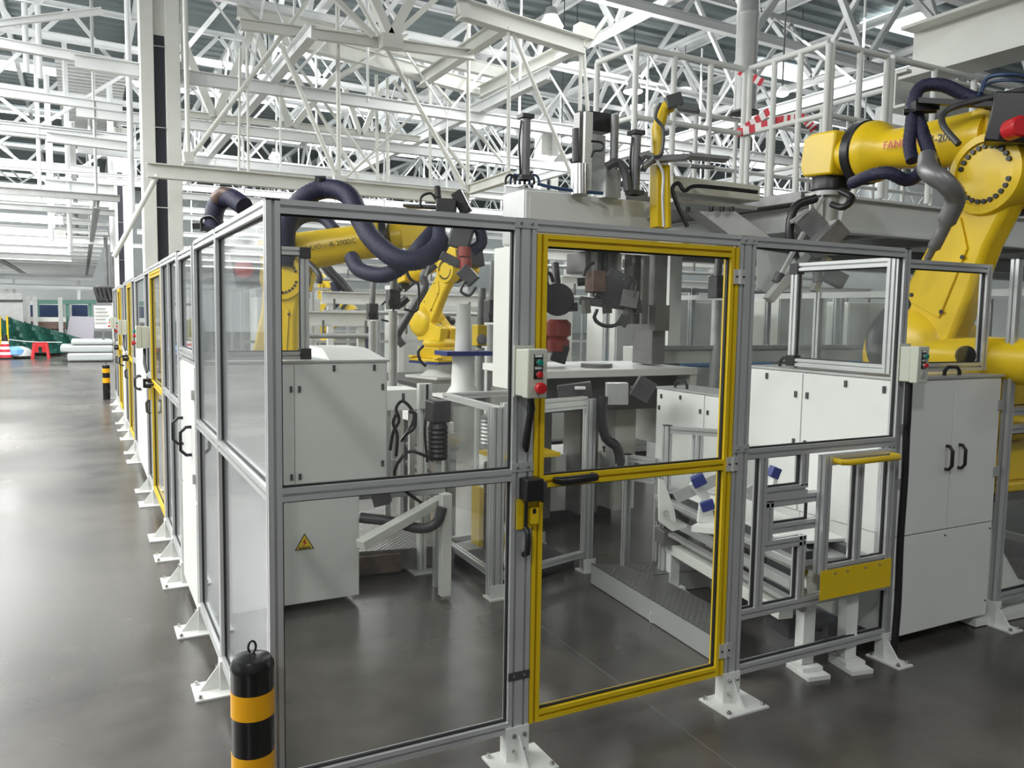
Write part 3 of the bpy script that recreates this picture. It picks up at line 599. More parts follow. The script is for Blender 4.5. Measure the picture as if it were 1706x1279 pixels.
H(dR([(1360, 330, 5.3), (1325, 345, 5.3), (1315, 390, 5.3), (1325, 430, 5.3)]), .028, par=t, nm='dress_hose', m=BLK)
H(dR([(1400, 318, 5.0), (1420, 330, 4.9), (1405, 345, 4.9), (1385, 340, 5.0)]), .02, par=t, nm='dress_hose', m=BLK)
part('hose_support', MB().bar(D(1530, 168, 4.72), D(1706, 178, 4.5), .05, .03).cyl(D(1505, 187, 4.8), D(1560, 183, 4.75), .018).bar(D(1521, 178, 4.75), D(1560, 176, 4.75), .07, .06), BLK, t)
part('valve_block', MB().bar(D(1648, 198, 4.42), D(1740, 202, 4.3), .16, .26), BLK, t, bevel=.01)
part('valve_cover', MB().lathe(D(1693, 213, 4.22), (-.45, -.85, 0), [(-.05, .055), (.04, .055), (.05, .045)]), RED, t)
part('balancer', MB().lathe(D(1535, 590, 4.75), (D(1740, 605, 4.3)-D(1535, 590, 4.75)), [(0, .04), (.03, .085), (.35, .125), (.75, .13), (.78, .09)], 32), RYEL, t)
part('balancer_cap', MB().lathe(D(1607, 592, 4.36), FW*-1, [(0, .052), (.02, .052), (.025, .035)], 24), BLK, t)
H(dR([(1505, 505, 4.5), (1478, 528, 4.42), (1458, 562, 4.4), (1462, 598, 4.4), (1485, 612, 4.5)]), .045, nm='cable_bundle', m=DGR, par=t, rib=False)
# gripper of the right robot
g = thing('gripper_tool', 'grey welding-style gripper hanging under the wrist of the big right robot', 'gripper', D(1355, 395, 5.35))
c0 = D(1352, 378, 5.3); gx = (RT*.72-UP*.62).normalized(); gy = (RT*.62+UP*.72).normalized(); gz = FW
part('body', MB().bar(D(1335, 360, 5.3), D(1372, 400, 5.3), .16, .15), MGR, g, bevel=.008)
part('body', MB().bar(D(1352, 420, 5.2), D(1395, 378, 5.2), .2, .12), MGR, g, bevel=.008)
part('slide_rail', MB().bar(D(1302, 455, 5.25), D(1370, 330, 5.25), .035, .02).bar(D(1345, 350, 5.2), D(1318, 370, 5.2), .03, .02), LGR, g)
part('arm', MB().bar(D(1280, 500, 5.3), D(1345, 420, 5.3), .09, .05), LGR, g)
part('arm', MB().bar(D(1355, 485, 5.3), D(1378, 430, 5.3), .06, .04), LGR, g)
part('clamp_block', MB().bar(D(1375, 455, 5.25), D(1405, 470, 5.25), .1, .09).cyl(D(1362, 470, 5.2), D(1362, 440, 5.2), .03), DGR, g)
part('roller', MB().cyl(D(1293, 470, 5.3), D(1300, 455, 5.3), .03).cyl(D(1395, 465, 5.3), D(1399, 455, 5.3), .04), DGR, g)
part('plate', MB().poly([D(a, b, 5.45) for a, b in ((1262, 415), (1330, 425), (1328, 470), (1290, 495), (1262, 480))], FW*.02), LGR, g)

# near-left robot
t, M, K = robot('yellow six-axis robot whose long forearm reaches across behind the large clear panel', (.9, 5.588, .229), -27.8, 5, 10.2, 1.0, -.2, 5, .228, text='R-2000iC', txt_right=True, fat=1.35)
D_ = D; L_ = lambda lst: [D_(a, b, c*1.15) for a, b, c in lst]; D = lambda a, b, c: D_(a, b, c*1.15)
H(L_([(476, 440, 6.6), (478, 380, 6.5), (500, 335, 6.4), (540, 315, 6.4), (580, 325, 6.3), (600, 365, 6.2), (622, 400, 6.1), (660, 430, 6.0), (700, 432, 6.0), (730, 410, 6.1), (735, 380, 6.2)]), 0.087, par=t)
H(L_([(470, 400, 6.9), (500, 365, 6.9), (535, 362, 6.9), (560, 385, 6.8)]), 0.056, par=t)
H(L_([(585, 428, 6.3), (600, 450, 6.2), (640, 458, 6.1), (675, 440, 6.1), (700, 410, 6.1), (722, 385, 6.2)]), 0.067, par=t)
H(L_([(505, 430, 6.5), (530, 455, 6.4), (532, 475, 6.4)]), 0.028, par=t, m=DGR, nm='cable')
H(L_([(775, 375, 6.1), (797, 380, 6.1), (802, 405, 6.1), (785, 418, 6.1)]), 0.050, par=t)
part('hose_clamp', MB().bar(D(527, 300, 6.4), D(545, 300, 6.4), .1, .06).cyl(D(535, 296, 6.35), D(535, 330, 6.4), .03), BLK, t)
part('hose_bracket', MB().bar(D(675, 343, 6.4), D(730, 346, 6.3), .1, .03).bar(D(727, 348, 6.2), D(760, 350, 6.2), .12, .18).bar(D(760, 320, 6.25), D(778, 355, 6.25), .08, .1).cyl(D(728, 310, 6.3), D(730, 330, 6.3), .03), BLK, t, bevel=.008)
part('bracket_cable', MB().tube(L_([(700, 345, 6.3), (702, 328, 6.3), (718, 322, 6.3), (728, 335, 6.3)]), .012, 8, cat=4), BLK, t)
g = thing('gripper_tool', 'dark gripper with red cylinders at the tip of the left robot arm', 'gripper', D(775, 470, 5.95))
part('mount', MB().cyl(D(738, 388, 6.25), D(762, 390, 6.1), .09, .08), LGR, g)
part('body', MB().bar(D(752, 390, 6.05), D(785, 400, 6.05), .16, .2), DGR, g, bevel=.01)
part('cylinder', MB().cyl(D(774, 412, 5.95), D(774, 428, 5.95), .055).cyl(D(776, 430, 5.95), D(776, 448, 5.95), .05), RED2, g)
part('jaw', MB().bar(D(735, 425, 6.0), D(765, 440, 6.0), .1, .08).bar(D(770, 448, 5.95), D(790, 470, 5.95), .12, .12), DGR, g, bevel=.006)
part('cable', MB().tube(L_([(775, 468, 5.9), (768, 485, 5.9), (782, 492, 5.9), (793, 478, 5.9)]), .012, 8, cat=4), BLK, g)
part('strut', MB().bar(D(720, 420, 6.0), D(708, 460, 6.0), .03, .02), LGR, g)
# hose crown seen over the aisle fence
h = thing('hose_package', 'dark blue hose crown arching above the aisle fence near its corner', 'hose', D(372, 380, 6.6))
part('hose', MB().corr(L_([(360, 390, 6.6), (356, 360, 6.6), (366, 335, 6.6), (385, 330, 6.5), (408, 345, 6.4)]), .085), HOSE, h)
part('collar', MB().tube(L_([(360, 331, 6.55), (372, 321, 6.5), (385, 324, 6.5)]), .06, 12), BRN, h)
part('carrier_arm', MB().bar(D(322, 377, 6.6), D(365, 376, 6.6), .05, .05).bar(D(340, 380, 6.5), D(372, 388, 6.5), .05, .05), BLK, h)
part('cable', MB().tube(L_([(336, 385, 6.55), (336, 365, 6.55), (352, 360, 6.5), (366, 372, 6.5)]), .012, 8, cat=4), BLK, h)
D = D_

# middle robot on the white pedestal
t, M, K = robot('yellow robot on a flared white pedestal standing in the middle of the cell', (4.35, 9.0, .93), 108, -38, -12, .9, .2, -60, .283)
m_ = lambda lst: [D(a, b, c) for a, b, c in lst]
H(m_([(725, 440, 9.9), (706, 458, 9.9), (708, 478, 9.9), (693, 505, 9.9), (672, 540, 9.9), (662, 560, 9.9), (672, 575, 9.9)]), .05, par=t, nm='cable_bundle', m=DGR, rib=False)
H(m_([(668, 478, 10.2), (650, 492, 10.2), (662, 508, 10.2), (680, 495, 10.2)]), .05, par=t, m=BLK)
part('name_plate', MB().bar(D(727, 541, 9.6), D(737, 541, 9.6), .05, .01, up=UP), WHT, t)
# robot far back on the left
t, M, K = robot('distant yellow robot with blue hoses seen above the near left white cabinet', (4.571, 17.05, .913), -29.6, -19.5, -44.6, .8, -.2, -80, 1.14)
H(m_([(556, 470, 15), (562, 500, 15), (548, 515, 15), (550, 530, 15), (575, 528, 15), (600, 522, 15), (612, 545, 15), (616, 590, 15)]), .075, par=t)
H(m_([(540, 440, 15), (552, 455, 15), (572, 475, 15), (590, 500, 15)]), .09, par=t, m=BLK)
t, M, K = robot('partly hidden yellow robot crouching behind the left gantry column', (5.58, 7.646, .265), 104.4, 29.9, -20.7, .75, .2, -60, .353)

# ================================================================== ROOF AND HANGING STEEL
dk = MB(); yv = -6.0
prof_ = []
while yv < 72:
    prof_ += [(yv, 10.0), (yv+.22, 10.0), (yv+.28, 10.08), (yv+.50, 10.08)]; yv += .56
ring = [V((-28, a, b)) for a, b in prof_]+[V((-28, 72, 10.2)), V((-28, -6, 10.2))]
DECK = mat('roof_deck_sheet', (.20, .235, .24), .5, .3)
solo('ceiling', MB().poly(ring, (72, 0, 0)), DECK, kind='structure', smooth=False)
wn = 0
for y0 in (8.2, 12.5, 17.5, 23.5, 30.5, 38, 47, 58):
    for x0, x1 in ((-26, -2.5), (19, 24)) if y0 < 20 else ((-26, -2.5), (5, 14)) if y0 < 30 else ((-26, 42),):
        wn += 1; solo('window_%d' % wn, B(x0, x1, y0, y0+1.3, 9.93, 9.96), SKYL, kind='structure', smooth=False)
def xtruss(y, label, z0=7.0, z1=9.2, x0=-15, x1=30, pitch=3.0, s=.13, slope=-.02):
    t = thing('roof_truss', label, 'truss', (0, y, z0)); Z = lambda x, z: V((x, y, z+slope*x))
    part('bottom_chord', MB().ib(Z(x0, z0), Z(x1, z0), s*1.3, s*1.5), ROOFW, t, smooth=False)
    part('top_chord', MB().ib(Z(x0, z1), Z(x1, z1), s*1.3, s*1.5), ROOFW, t, smooth=False)
    x = x0; k = 0
    while x+pitch <= x1+.01:
        part('diagonal_brace', MB().bar(Z(x, z1-.06), Z(x+pitch/2, z0+.06), s, s), ROOFW, t, smooth=False)
        part('diagonal_brace', MB().bar(Z(x+pitch/2, z0+.06), Z(x+pitch, z1-.06), s, s), ROOFW, t, smooth=False)
        x += pitch; k += 1
def ytruss(x, label, z0=7.2, z1=9.3, y0=2, y1=50, pitch=3.2, s=.12):
    t = thing('roof_truss', label, 'truss', (x, y0, z0)); Z = lambda y, z: V((x, y, z-.02*x))
    part('bottom_chord', MB().ib(Z(y0, z0), Z(y1, z0), s*1.3, s*1.5), ROOFW, t, smooth=False)
    part('top_chord', MB().ib(Z(y0, z1), Z(y1, z1), s*1.3, s*1.5), ROOFW, t, smooth=False)
    y = y0
    while y+pitch <= y1+.01:
        part('diagonal_brace', MB().bar(Z(y, z1-.06), Z(y+pitch/2, z0+.06), s, s), ROOFW, t, smooth=False)
        part('diagonal_brace', MB().bar(Z(y+pitch/2, z0+.06), Z(y+pitch, z1-.06), s, s), ROOFW, t, smooth=False)
        y += pitch
for k, y in enumerate((6.0, 9.0, 12.5, 16.5, 21.5, 27.5, 35, 44)):
    xtruss(y, '%s white roof truss crossing the hall above the enclosure' % ordn(k).capitalize().lower(), x0=-15 if k > 1 else -3, x1=30, s=.09 if k > 1 else .11, pitch=3.0 if k < 4 else 3.6)
for k, (x, s) in enumerate(((-11, 'far left over the aisle'), (-5, 'left over the aisle'), (3.5, 'over the middle of the cell'), (8.5, 'over the right part of the cell'), (14, 'right beyond the platform'), (21, 'far right'))):
    ytruss(x, 'white lengthwise roof truss '+s, y0=2.5 if 0 < x < 12 else 6, s=.10)
# purlins under the deck
pr_ = [-14, -10, -7, -2.2, 1, 5.5, 11, 16, 19, 24]
for k, x in enumerate(pr_): solo('purlin', MB().ib((x, 0, 9.8), (x, 60, 9.8), .12, .2), ROOFW, 'white roof purlin, number %s from the aisle side' % ['one', 'two', 'three', 'four', 'five', 'six', 'seven', 'eight', 'nine', 'ten'][k] if False else '%s white purlin counted from the far left of the roof' % ordn(k).replace(' nearest', '').replace('nearest', 'first'), 'purlin', smooth=False)

def frame(label, beams, name='hanging_steelwork', m=None):
    m = m or CREAM; pts = [b[1] for b in beams]; t = thing(name, label, 'steel frame', min(pts, key=lambda p: p.z)); 
    for kind, a, b, s in beams:
        if kind == 'beam': part('beam', MB().ib(a, b, s*.7, s, .015), m, t, smooth=False)
        elif kind == 'rod': part('hanger_rod', MB().cyl(a, b, s, n=10), m, t)
        elif kind == 'brace': part('brace', MB().cyl(a, b, s, n=10), m, t)
        elif kind == 'bar': part('bar', MB().bar(a, b, s, s), m, t, smooth=False)
        elif kind == 'block': part('clamp_block', MB().bar(a, b, s, s), m, t, smooth=False)
    return t
y_ = 10
def L(kind, x0, y0, x1, y1, s, y=10): return (kind, PY(x0, y0, y), PY(x1, y1, y), s)
frame('long pale steel beam hung on rods and V braces above the left robot', [
    L('beam', 245, 283, 782, 331, .2), L('rod', 308, -10, 314, 272, .035), L('rod', 562, -10, 565, 305, .035), L('rod', 781, 20, 779, 318, .032),
    L('brace', 522, -10, 316, 264, .035), L('brace', 592, -10, 774, 312, .038), L('brace', 470, 78, 563, 300, .035), L('brace', 690, 190, 572, 300, .02),
    L('block', 306, 262, 322, 262, .14), L('block', 556, 300, 574, 300, .12), L('brace', 262, 292, 190, 428, .035), L('rod', 412, 80, 414, 295, .02), L('rod', 400, 80, 398, 290, .02)])
frame('bare steel frame hanging right of centre with two long beams running towards the camera', [
    ('beam', PY(760, 12, 8.5), PY(972, 78, 8.5), .26), ('beam', PZ(700, 136, PY(840, 35, 8.5).z), PY(846, 38, 8.5), .22), ('beam', PZ(800, 155, PY(968, 72, 8.5).z), PY(968, 72, 8.5), .22),
    L('rod', 848, 45, 847, 292, .03, 8.5), L('rod', 968, 80, 966, 185, .03, 8.5), L('rod', 972, 80, 979, 185, .03, 8.5), L('brace', 855, 55, 955, 300, .03, 8.5), L('brace', 1010, 30, 975, 80, .04, 8.5),
    L('block', 762, 20, 778, 20, .2, 8.5), L('block', 960, 50, 985, 58, .2, 8.5), ('beam', PY(782, 316, 10), PZ(852, 293, PY(782, 316, 10).z), .16)])
frame('upper pair of pale chord beams with V legs left of centre', [
    L('beam', 470, 60, 805, 150, .26, 12), L('beam', 395, 18, 860, 128, .24, 12.6), L('rod', 627, 125, 629, 310, .03, 12), L('rod', 645, 130, 646, 310, .03, 12), L('brace', 655, 135, 790, 300, .035, 12),
    L('brace', 470, 85, 600, 300, .03, 12), L('rod', 716, 130, 717, 320, .028, 12), L('brace', 720, 135, 838, 270, .03, 12), L('brace', 470, 75, 640, 305, .028, 12), L('brace', 680, 60, 562, 130, .05, 12)])
frame('tall pale V shaped strut pair at the top centre of the hall', [
    L('bar', 618, -10, 652, 66, .13, 9.6), L('bar', 690, -10, 648, 66, .13, 9.6), L('bar', 550, -10, 622, 60, .08, 9.6), L('bar', 735, -10, 655, 62, .08, 9.6), L('beam', 400, 40, 790, 92, .15, 9.8), L('block', 634, 68, 668, 72, .2, 9.6), L('bar', 294, 45, 356, 195, .14, 14), L('bar', 418, 55, 360, 195, .14, 14), L('bar', 428, 60, 482, 212, .14, 14), L('bar', 560, 125, 488, 212, .12, 14), L('bar', 575, 150, 600, 225, .1, 14), L('bar', 635, 150, 604, 225, .1, 14), L('beam', 290, 188, 700, 232, .12, 14)])
# long level grid hung over the whole cell
HX = [(5.0, 'over the front of the cell'), (7.4, 'over the robots'), (11.5, 'behind the middle robot'), (15, 'at the back of the cell'), (19, 'behind the cell'), (24, 'far behind the cell'), (30, 'in the far distance')]
for k, (y, s) in enumerate(HX[2:]):
    z = 5.3; bs = [('beam', V((-.5 if k < 4 else -14, y, z)), V((28, y, z)), .2)]
    for x in range(1, 28, 3): bs += [('rod', V((x, y, z)), V((x, y, 7.1)), .025), ('brace', V((x, y, 7.1)), V((x+1.5, y, z)), .022), ('brace', V((x+3, y, 7.1)), V((x+1.5, y, z)), .022), ('rod', V((x+1.5, y, z)), V((x+1.5, y, 3.9)), .02)]
    bs += [('beam', V((1, y, 3.9)), V((28, y, 3.9)), .14)]
    frame('white hanging grid line '+s, bs, m=ROOFW)
for k, (x, s) in enumerate(((2.4, 'near the aisle side of the cell'), (6.2, 'through the middle of the hall'), (11, 'right of the platform'), (16, 'in the right distance'))):
    z = 5.5; y0 = 9 if k < 2 else 6
    bs = [('beam', V((x, y0, z)), V((x, 40, z)), .2)]
    for y in range(y0+1, 38, 4): bs += [('rod', V((x, y, z)), V((x, y, 7.2)), .022), ('brace', V((x, y, z)), V((x, y+2, 7.2)), .022), ('brace', V((x, y+4, z)), V((x, y+2, 7.2)), .022)]
    frame('white lengthwise hanging beam with zigzag braces '+s, bs, m=ROOFW)
# corridor ceiling grid on the left
bs = []
for k in range(17): bs.append(('beam', V((-22, 15+k*2.7, 3.75)), V((.2, 15+k*2.7, 3.75)), .13))
for x in (-20, -17, -14, -10.5, -7, -3.5, -.2): bs.append(('beam', V((x, 15, 3.62)), V((x, 60, 3.62)), .16))
for x in (-14, -7, -.2):
    for y in (15, 23, 31, 39): bs.append(('rod', V((x, y, 3.8)), V((x, y, 7.4)), .03))
frame('grey service grid hung low over the aisle in the left distance', bs, 'hanging_steelwork', LGR)
bs = []
for k in range(9): bs.append(('beam', V((-24, 17+k*4.6, 5.2)), V((.0, 17+k*4.6, 5.2)), .22))
for x in (-18, -12, -6, -.6): bs.append(('beam', V((x, 17, 5.4)), V((x, 58, 5.4)), .2))
for x in (-16, -9, -4, -1.2):
    for y in (17, 26.2, 35.4): bs += [('rod', V((x, y, 3.8)), V((x, y, 7.4)), .04), ('brace', V((x, y, 5.3)), V((x+2.5, y, 7.3)), .04), ('brace', V((x, y, 5.3)), V((x-2.5, y, 7.3)), .04)]
frame('white upper service grid above the low one over the aisle', bs, 'hanging_steelwork', ROOFW)
for k, y in enumerate((17, 20.5, 24, 28, 32.5)):
    t = thing('strip_light', '%s row of white strip lights under the low aisle grid' % ordn(k), 'light', (-8, y, 3.4))
    part('tube', B(-15, -.8, y-.06, y+.06, 3.38, 3.40), mat('strip_light_tube', (1, 1, 1), .5, emit=(1, 1, .97), es=3) if 'strip_light_tube' not in MATS else MATS['strip_light_tube'], t); part('housing', B(-15, -.8, y-.09, y+.09, 3.401, 3.53), WHT, t)
# big beams on the left upper part
for k, (x0, y0, x1, y1, yy, s) in enumerate(((-10, 70, 215, 110, 13, .16), (-10, 152, 204, 181, 15, .16), (-10, 208, 215, 232, 17, .2), (78, 228, 212, 244, 12.6, .16), (-10, 278, 245, 296, 17, .07), (-10, 40, 170, 18, 12.2, .1), (75, 310, 190, 320, 18, .3), (-10, 395, 190, 402, 24, .2))):
    solo('steel_beam', MB().ib(PY(x0, y0, yy), PY(x1, y1, yy), s*.8, s, .014), ROOFW, ['topmost pale beam over the aisle reaching the big column', 'second pale beam over the aisle crossing the ribbed panel', 'third pale beam over the aisle below the ribbed panel', 'short bright beam hanging just left of the big column', 'thin dark pipe-like beam left of the big column', 'slanting tie near the top left corner', 'wide white ledge beam in the left distance', 'low pale beam above the distant aisle'][k], 'beam', smooth=False)
cp = MB(); r_ = [];
a_, b_, c_, e_ = PZ(95, 100, 7.6), PZ(208, 108, 7.6), PZ(180, 222, 7.6), PZ(103, 222, 7.6)
nr = 26; xa, xb = a_.x-.05, b_.x+.1; ya, yb = a_.y, c_.y+.5
for k in range(nr): y0 = ya+(yb-ya)*k/nr; y1 = ya+(yb-ya)*(k+.62)/nr; cp.bx(xa, xb, y0, y1, 7.6, 7.68)
cp.bx(xa, xb, ya, yb, 7.681, 7.7)
tg = solo('louvred_panel', cp, LGR, 'ribbed grey ceiling panel over the aisle in the upper left', 'ceiling panel', smooth=False)
for k, (px, w_) in enumerate(((78, .2), (135, .2), (160, .14))):
    a, b = PY(px, -5, 16), PY(px+25, 300, 16)
# vertical drop posts and vents on the left
for k, (px, p0, p1, yy, r) in enumerate(((112, 240, 420, 18, .05), (217, 215, 370, 13, .05), (83, 310, 400, 20, .06), (186, 300, 420, 20, .07), (40, -5, 120, 15, .05), (62, -5, 130, 15, .05))):
    _pa = PY(px, p0, yy); _pb = PY(px, p1, yy); solo('drop_post', MB().cyl(V((_pa.x, _pa.y, 7.1 if k else 7.4)), V((_pa.x, _pa.y, _pb.z)), r, n=10), ROOFW, ['thin drop post below the ribbed ceiling panel', 'white drop post with joint just left of the big column', 'drop post under the wide white ledge', 'broad drop post in front of the far aisle column', 'upper drop post at the top left corner', 'upper drop post beside the top left corner one'][k], 'post')
# columns
def column(x, y, h, label, s=.24, dz=0):
    t = thing('building_column', label, 'column', (x, y, 0))
    part('shaft', B(x-s-.04, x-.06, y-.22, y+.22, 0, h).bx(x+.1, x+s+.1, y-.22, y+.22, 0, h), CREAM, t, bevel=.01)
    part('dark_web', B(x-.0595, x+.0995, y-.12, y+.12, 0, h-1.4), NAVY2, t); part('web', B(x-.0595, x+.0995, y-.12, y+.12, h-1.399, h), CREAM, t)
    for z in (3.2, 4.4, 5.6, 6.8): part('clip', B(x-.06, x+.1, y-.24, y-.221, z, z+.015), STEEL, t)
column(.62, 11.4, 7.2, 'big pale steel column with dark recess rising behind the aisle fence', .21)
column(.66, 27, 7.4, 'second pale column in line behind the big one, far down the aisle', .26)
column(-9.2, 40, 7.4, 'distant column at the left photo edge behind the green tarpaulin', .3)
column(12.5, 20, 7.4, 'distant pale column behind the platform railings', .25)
# big vertical duct
t = thing('ventilation_duct', 'grey round ventilation duct hanging down above the platform railing', 'duct', D(1240, 185, 9)); dd = D(1240, 185, 9)
part('pipe', MB().lathe(dd, (0, 0, 1), [(0, .115), (.02, .118), (1.0, .118), (1.01, .124), (1.05, .124), (1.06, .118), (6, .118)], 32), LGR, t); part('dark_mouth', MB().lathe(dd-V((0, 0, .03)), (0, 0, 1), [(0, .16), (.02, .16), (.028, .12)], 28), DGR, t)
# big I beam top right running towards the camera
t = thing('crane_beam', 'large cream I-beam running towards the camera at the upper right', 'beam', D(1522, 95, 8)); zb = D(1522, 95, 8)
part('beam', MB().ib(zb, V((zb.x, zb.y-7.5, zb.z)), .42, .50, .03), CREAM, t, smooth=False); part('cross_beam', MB().ib(zb+V((-1.2, -.9, .36)), zb+V((3, -.9, .36)), .2, .2), CREAM, t, smooth=False)
part('hanger', MB().bar(zb+V((0, -.9, .27)), zb+V((0, -.9, 2.2)), .16, .16).bar(zb+V((.0, -2.2, .27)), zb+V((.0, -2.2, 2.2)), .16, .16), CREAM, t)
t = thing('crane_beam', 'second cream beam below the large one beside the black robot hose', 'beam', D(1500, 160, 9.5)); zb = D(1490, 150, 9.5)
part('beam', MB().ib(zb, zb+V((7, 0, 0)), .3, .42, .03), CREAM, t, smooth=False); part('tank', MB().bar(zb+V((.5, .4, -.35)), zb+V((1.2, .4, -.35)), .5, .7), LGR, t)
# lamps
for k, (px, py, d_, r, s) in enumerate(((1303, 157, 11, .09, 'bright pendant lamp hanging behind the red and white tape'), (960, 110, 22, .25, 'bright high-bay lamp seen behind the hanging steel frame'), (935, 275, 20, .22, 'bright lamp glaring beside the black cylinders of the gantry'), (1140, 150, 24, .2, 'bright high-bay lamp between the platform railings'), (1060, 178, 28, .22, 'low bright lamp seen left of the yellow gripper post'))):
    p = D(px, py, d_); t = thing('pendant_lamp', s, 'lamp', p); part('lens', MB().lathe(p-V((0, 0, r*.4)), (0, 0, 1), [(0, r*.3), (.02, r*.8), (r*.5, r)], 20), LAMP, t); part('housing', MB().lathe(p+V((0, 0, r*.15)), (0, 0, 1), [(0, r*1.05), (r*.5, r*.7), (r, r*.3)], 20), LGR, t); part('rod', MB().cyl(p+V((0, 0, r)), V((p.x, p.y, max(p.z+1, 10.0))), .012, n=6), DGR, t)

LAMPS = [(-4, 12, 'left of the big column'), (-9, 12, 'over the near left of the aisle'), (-4, 20, 'over the middle of the aisle'), (-10, 22, 'far left over the aisle'), (-3, 30, 'over the far end of the aisle'), (3, 15, 'behind the big column'), (5, 24, 'deep in the hall behind the column'), (10, 12, 'beyond the middle of the platform'), (11, 20, 'deep in the hall centre'), (17, 14, 'behind the right railings'), (18, 24, 'far right of the hall'), (6.5, 9.5, 'above the robots'), (-6, 6, 'over the near aisle'), (26, 20, 'at the far right wall'), (-3.5, -5, 'added behind the camera as fill on the aisle side'), (3, -4.5, 'added behind the camera as fill in front of the yellow door'), (10, -5, 'added behind the camera as fill on the right')]  # the lamps behind the camera are unseen, added to lift the fence fronts
for x, y, s_ in LAMPS:
    t = thing('high_bay_lamp', 'round high-bay lamp '+s_, 'lamp', (x, y, 6.4)); part('lens', MB().lathe((x, y, 6.4), (0, 0, 1), [(0, .18), (.02, .2)], 20), LAMP, t); part('reflector', MB().lathe((x, y, 6.421), (0, 0, 1), [(0, .21), (.16, .12), (.3, .08)], 20), LGR, t); part('rod', MB().cyl((x, y, 6.72), (x, y, 10.0), .012, n=6), DGR, t)
    l = bpy.data.lights.new('high_bay_light', 'POINT'); l.energy = 200 if y > 0 else (360 if x < 0 else 110); l.shadow_soft_size = .25; o = bpy.data.objects.new('high_bay_light', l); o.location = (0, 0, -.3); o.parent = t; COL.objects.link(o)

# ================================================================== PLATFORM WITH RAILINGS
pz = 2.72; ry = 2.23; rx = 4.82
pf = thing('work_platform', 'raised white steel platform with dark underside behind the big right robot', 'platform', (7, 4, 2.4))
part('deck', B(4.72, 12, 2.32, 4.6, 2.62, 2.70).bx(3.5, 4.719, 3.05, 4.3, 2.62, 2.70), MGR, pf)
part('fascia_beam', MB().ib((4.75, 2.25, 2.53), (12, 2.25, 2.53), .12, .30, .02), WHT, pf, smooth=False)
for k, x in enumerate((4.9, 5.9, 7.0, 8.4, 9.8)): part('joist', MB().ib((x, 2.3, 2.50), (x, 4.6, 2.50), .1, .2, .015), LGR, pf, smooth=False)
for y in (3.4, 4.4): part('joist', MB().ib((4.8, y, 2.33), (12, y, 2.33), .14, .16, .015), LGR, pf, smooth=False)
part('stub_beam', MB().ib((3.6, 3.1, 2.56), (3.6, 4.3, 2.56), .1, .12, .015), WHT, pf, smooth=False)
for x, y in ((5.0, 4.3), (8.6, 4.3), (11.5, 2.6)): part('leg', MB().bx(x-.08, x+.08, y-.08, y+.08, 0, 2.4), WHT, pf)
def railing(pts, label, z0=2.70, H=1.17, step=.5, r=.026, mid=(.52,)):
    t = thing('guard_rail', label, 'railing', V((pts[0][0], pts[0][1], z0)))
    P3 = [V((a, b, z0+H)) for a, b in pts]
    part('top_rail', MB().tube([P3[0]-V((0, 0, H*.05))]+P3+[P3[-1]-V((0, 0, H*.05))] if False else P3, r, 12), WHT, t)
    for m_ in mid: part('middle_rail', MB().tube([p-V((0, 0, H*(1-m_))) for p in P3], r*.9, 10), WHT, t)
    for a, b in zip(P3, P3[1:]):
        n = max(1, round((b-a).length/step))
        for k in range(n+1 if b == P3[-1] else n):
            p = a+(b-a)*(k/n); part('baluster', MB().cyl(p-V((0, 0, H)), p-V((0, 0, .01)), r, n=10), WHT, t)
    return t
railing([(4.86, ry), (4.82, 3.06)], 'white railing side running back from the platform corner', step=.28)
railing([(4.80, 3.10), (3.60, 3.10), (3.55, 3.6)], 'white railing section stepping back to the left of the duct', step=.38)
railing([(4.90, ry), (5.56, ry)], 'white railing section at the platform corner above the gripper', step=.33)
railing([(5.62, ry), (7.3, ry), (9.5, ry)], 'long white railing along the platform behind the robot hose', step=.55)
railing([(4.9, 4.55), (9.5, 4.55)], 'rear white railing at the back edge of the platform', step=.6)
railing([(6.4, 2.9), (6.4, 4.4)], 'cross railing in the middle of the platform', step=.6)
def tape(pts, label):
    t = thing('barrier_tape', label, 'tape', pts[0]); n = 7
    for a, b in zip(pts, pts[1:]):
        for k in range(n):
            p, q = a+(b-a)*(k/n), a+(b-a)*((k+1)/n)
            part('red_stripe' if k % 2 == 0 else 'white_stripe', MB().bar(p, q, .003, .07), REDW if k % 2 == 0 else WTAPE, t, smooth=False)
tape([D(1232, 118, 7.6), D(1270, 138, 7.5)], 'short red and white tape end fluttering from the duct railing')
tape([D(1228, 222, 7.3), D(1282, 185, 7.1)], 'red and white barrier tape slanting up from the railing')
tape([D(1228, 222, 7.3), D(1300, 200, 7.0), D(1340, 196, 6.9), D(1356, 216, 6.85)], 'red and white barrier tape slung between the railing posts')
for k, (a, b) in enumerate((((1010, 152), (1062, 130)), ((1130, 150), (1170, 112)))): pass

# ================================================================== GANTRY PRESS
def dbx(x0, y0, x1, y1, d, dy=.2):
    """box whose front face covers two measured corners at a distance, square to the cell"""
    a = D(x0, y0, d); b = PY(x1, y1, a.y); return (min(a.x, b.x), max(a.x, b.x), a.y, a.y+dy, min(a.z, b.z), max(a.z, b.z))
gy = 2.42; gl = PY(876, 330, gy).x; gr = PY(1098, 345, gy).x; gt = PY(876, 316, gy).z
gm = thing('gantry_press', 'white gantry with box beam and machined columns standing beyond the yellow door', 'machine', ((gl+gr)/2, gy+.3, 0))
part('box_beam', B(gl, gr, gy, gy+.34, gt-.36, gt), WHT, gm, bevel=.006); part('beam_end', B(gl-.006, gl-.0005, gy+.01, gy+.33, gt-.35, gt+.005), LGR, gm)
part('beam_cover', B(gl+.03, gr-.02, gy-.006, gy-.0005, gt-.33, gt-.035), WHT, gm)
cxl = PY(851, 500, 2.6).x
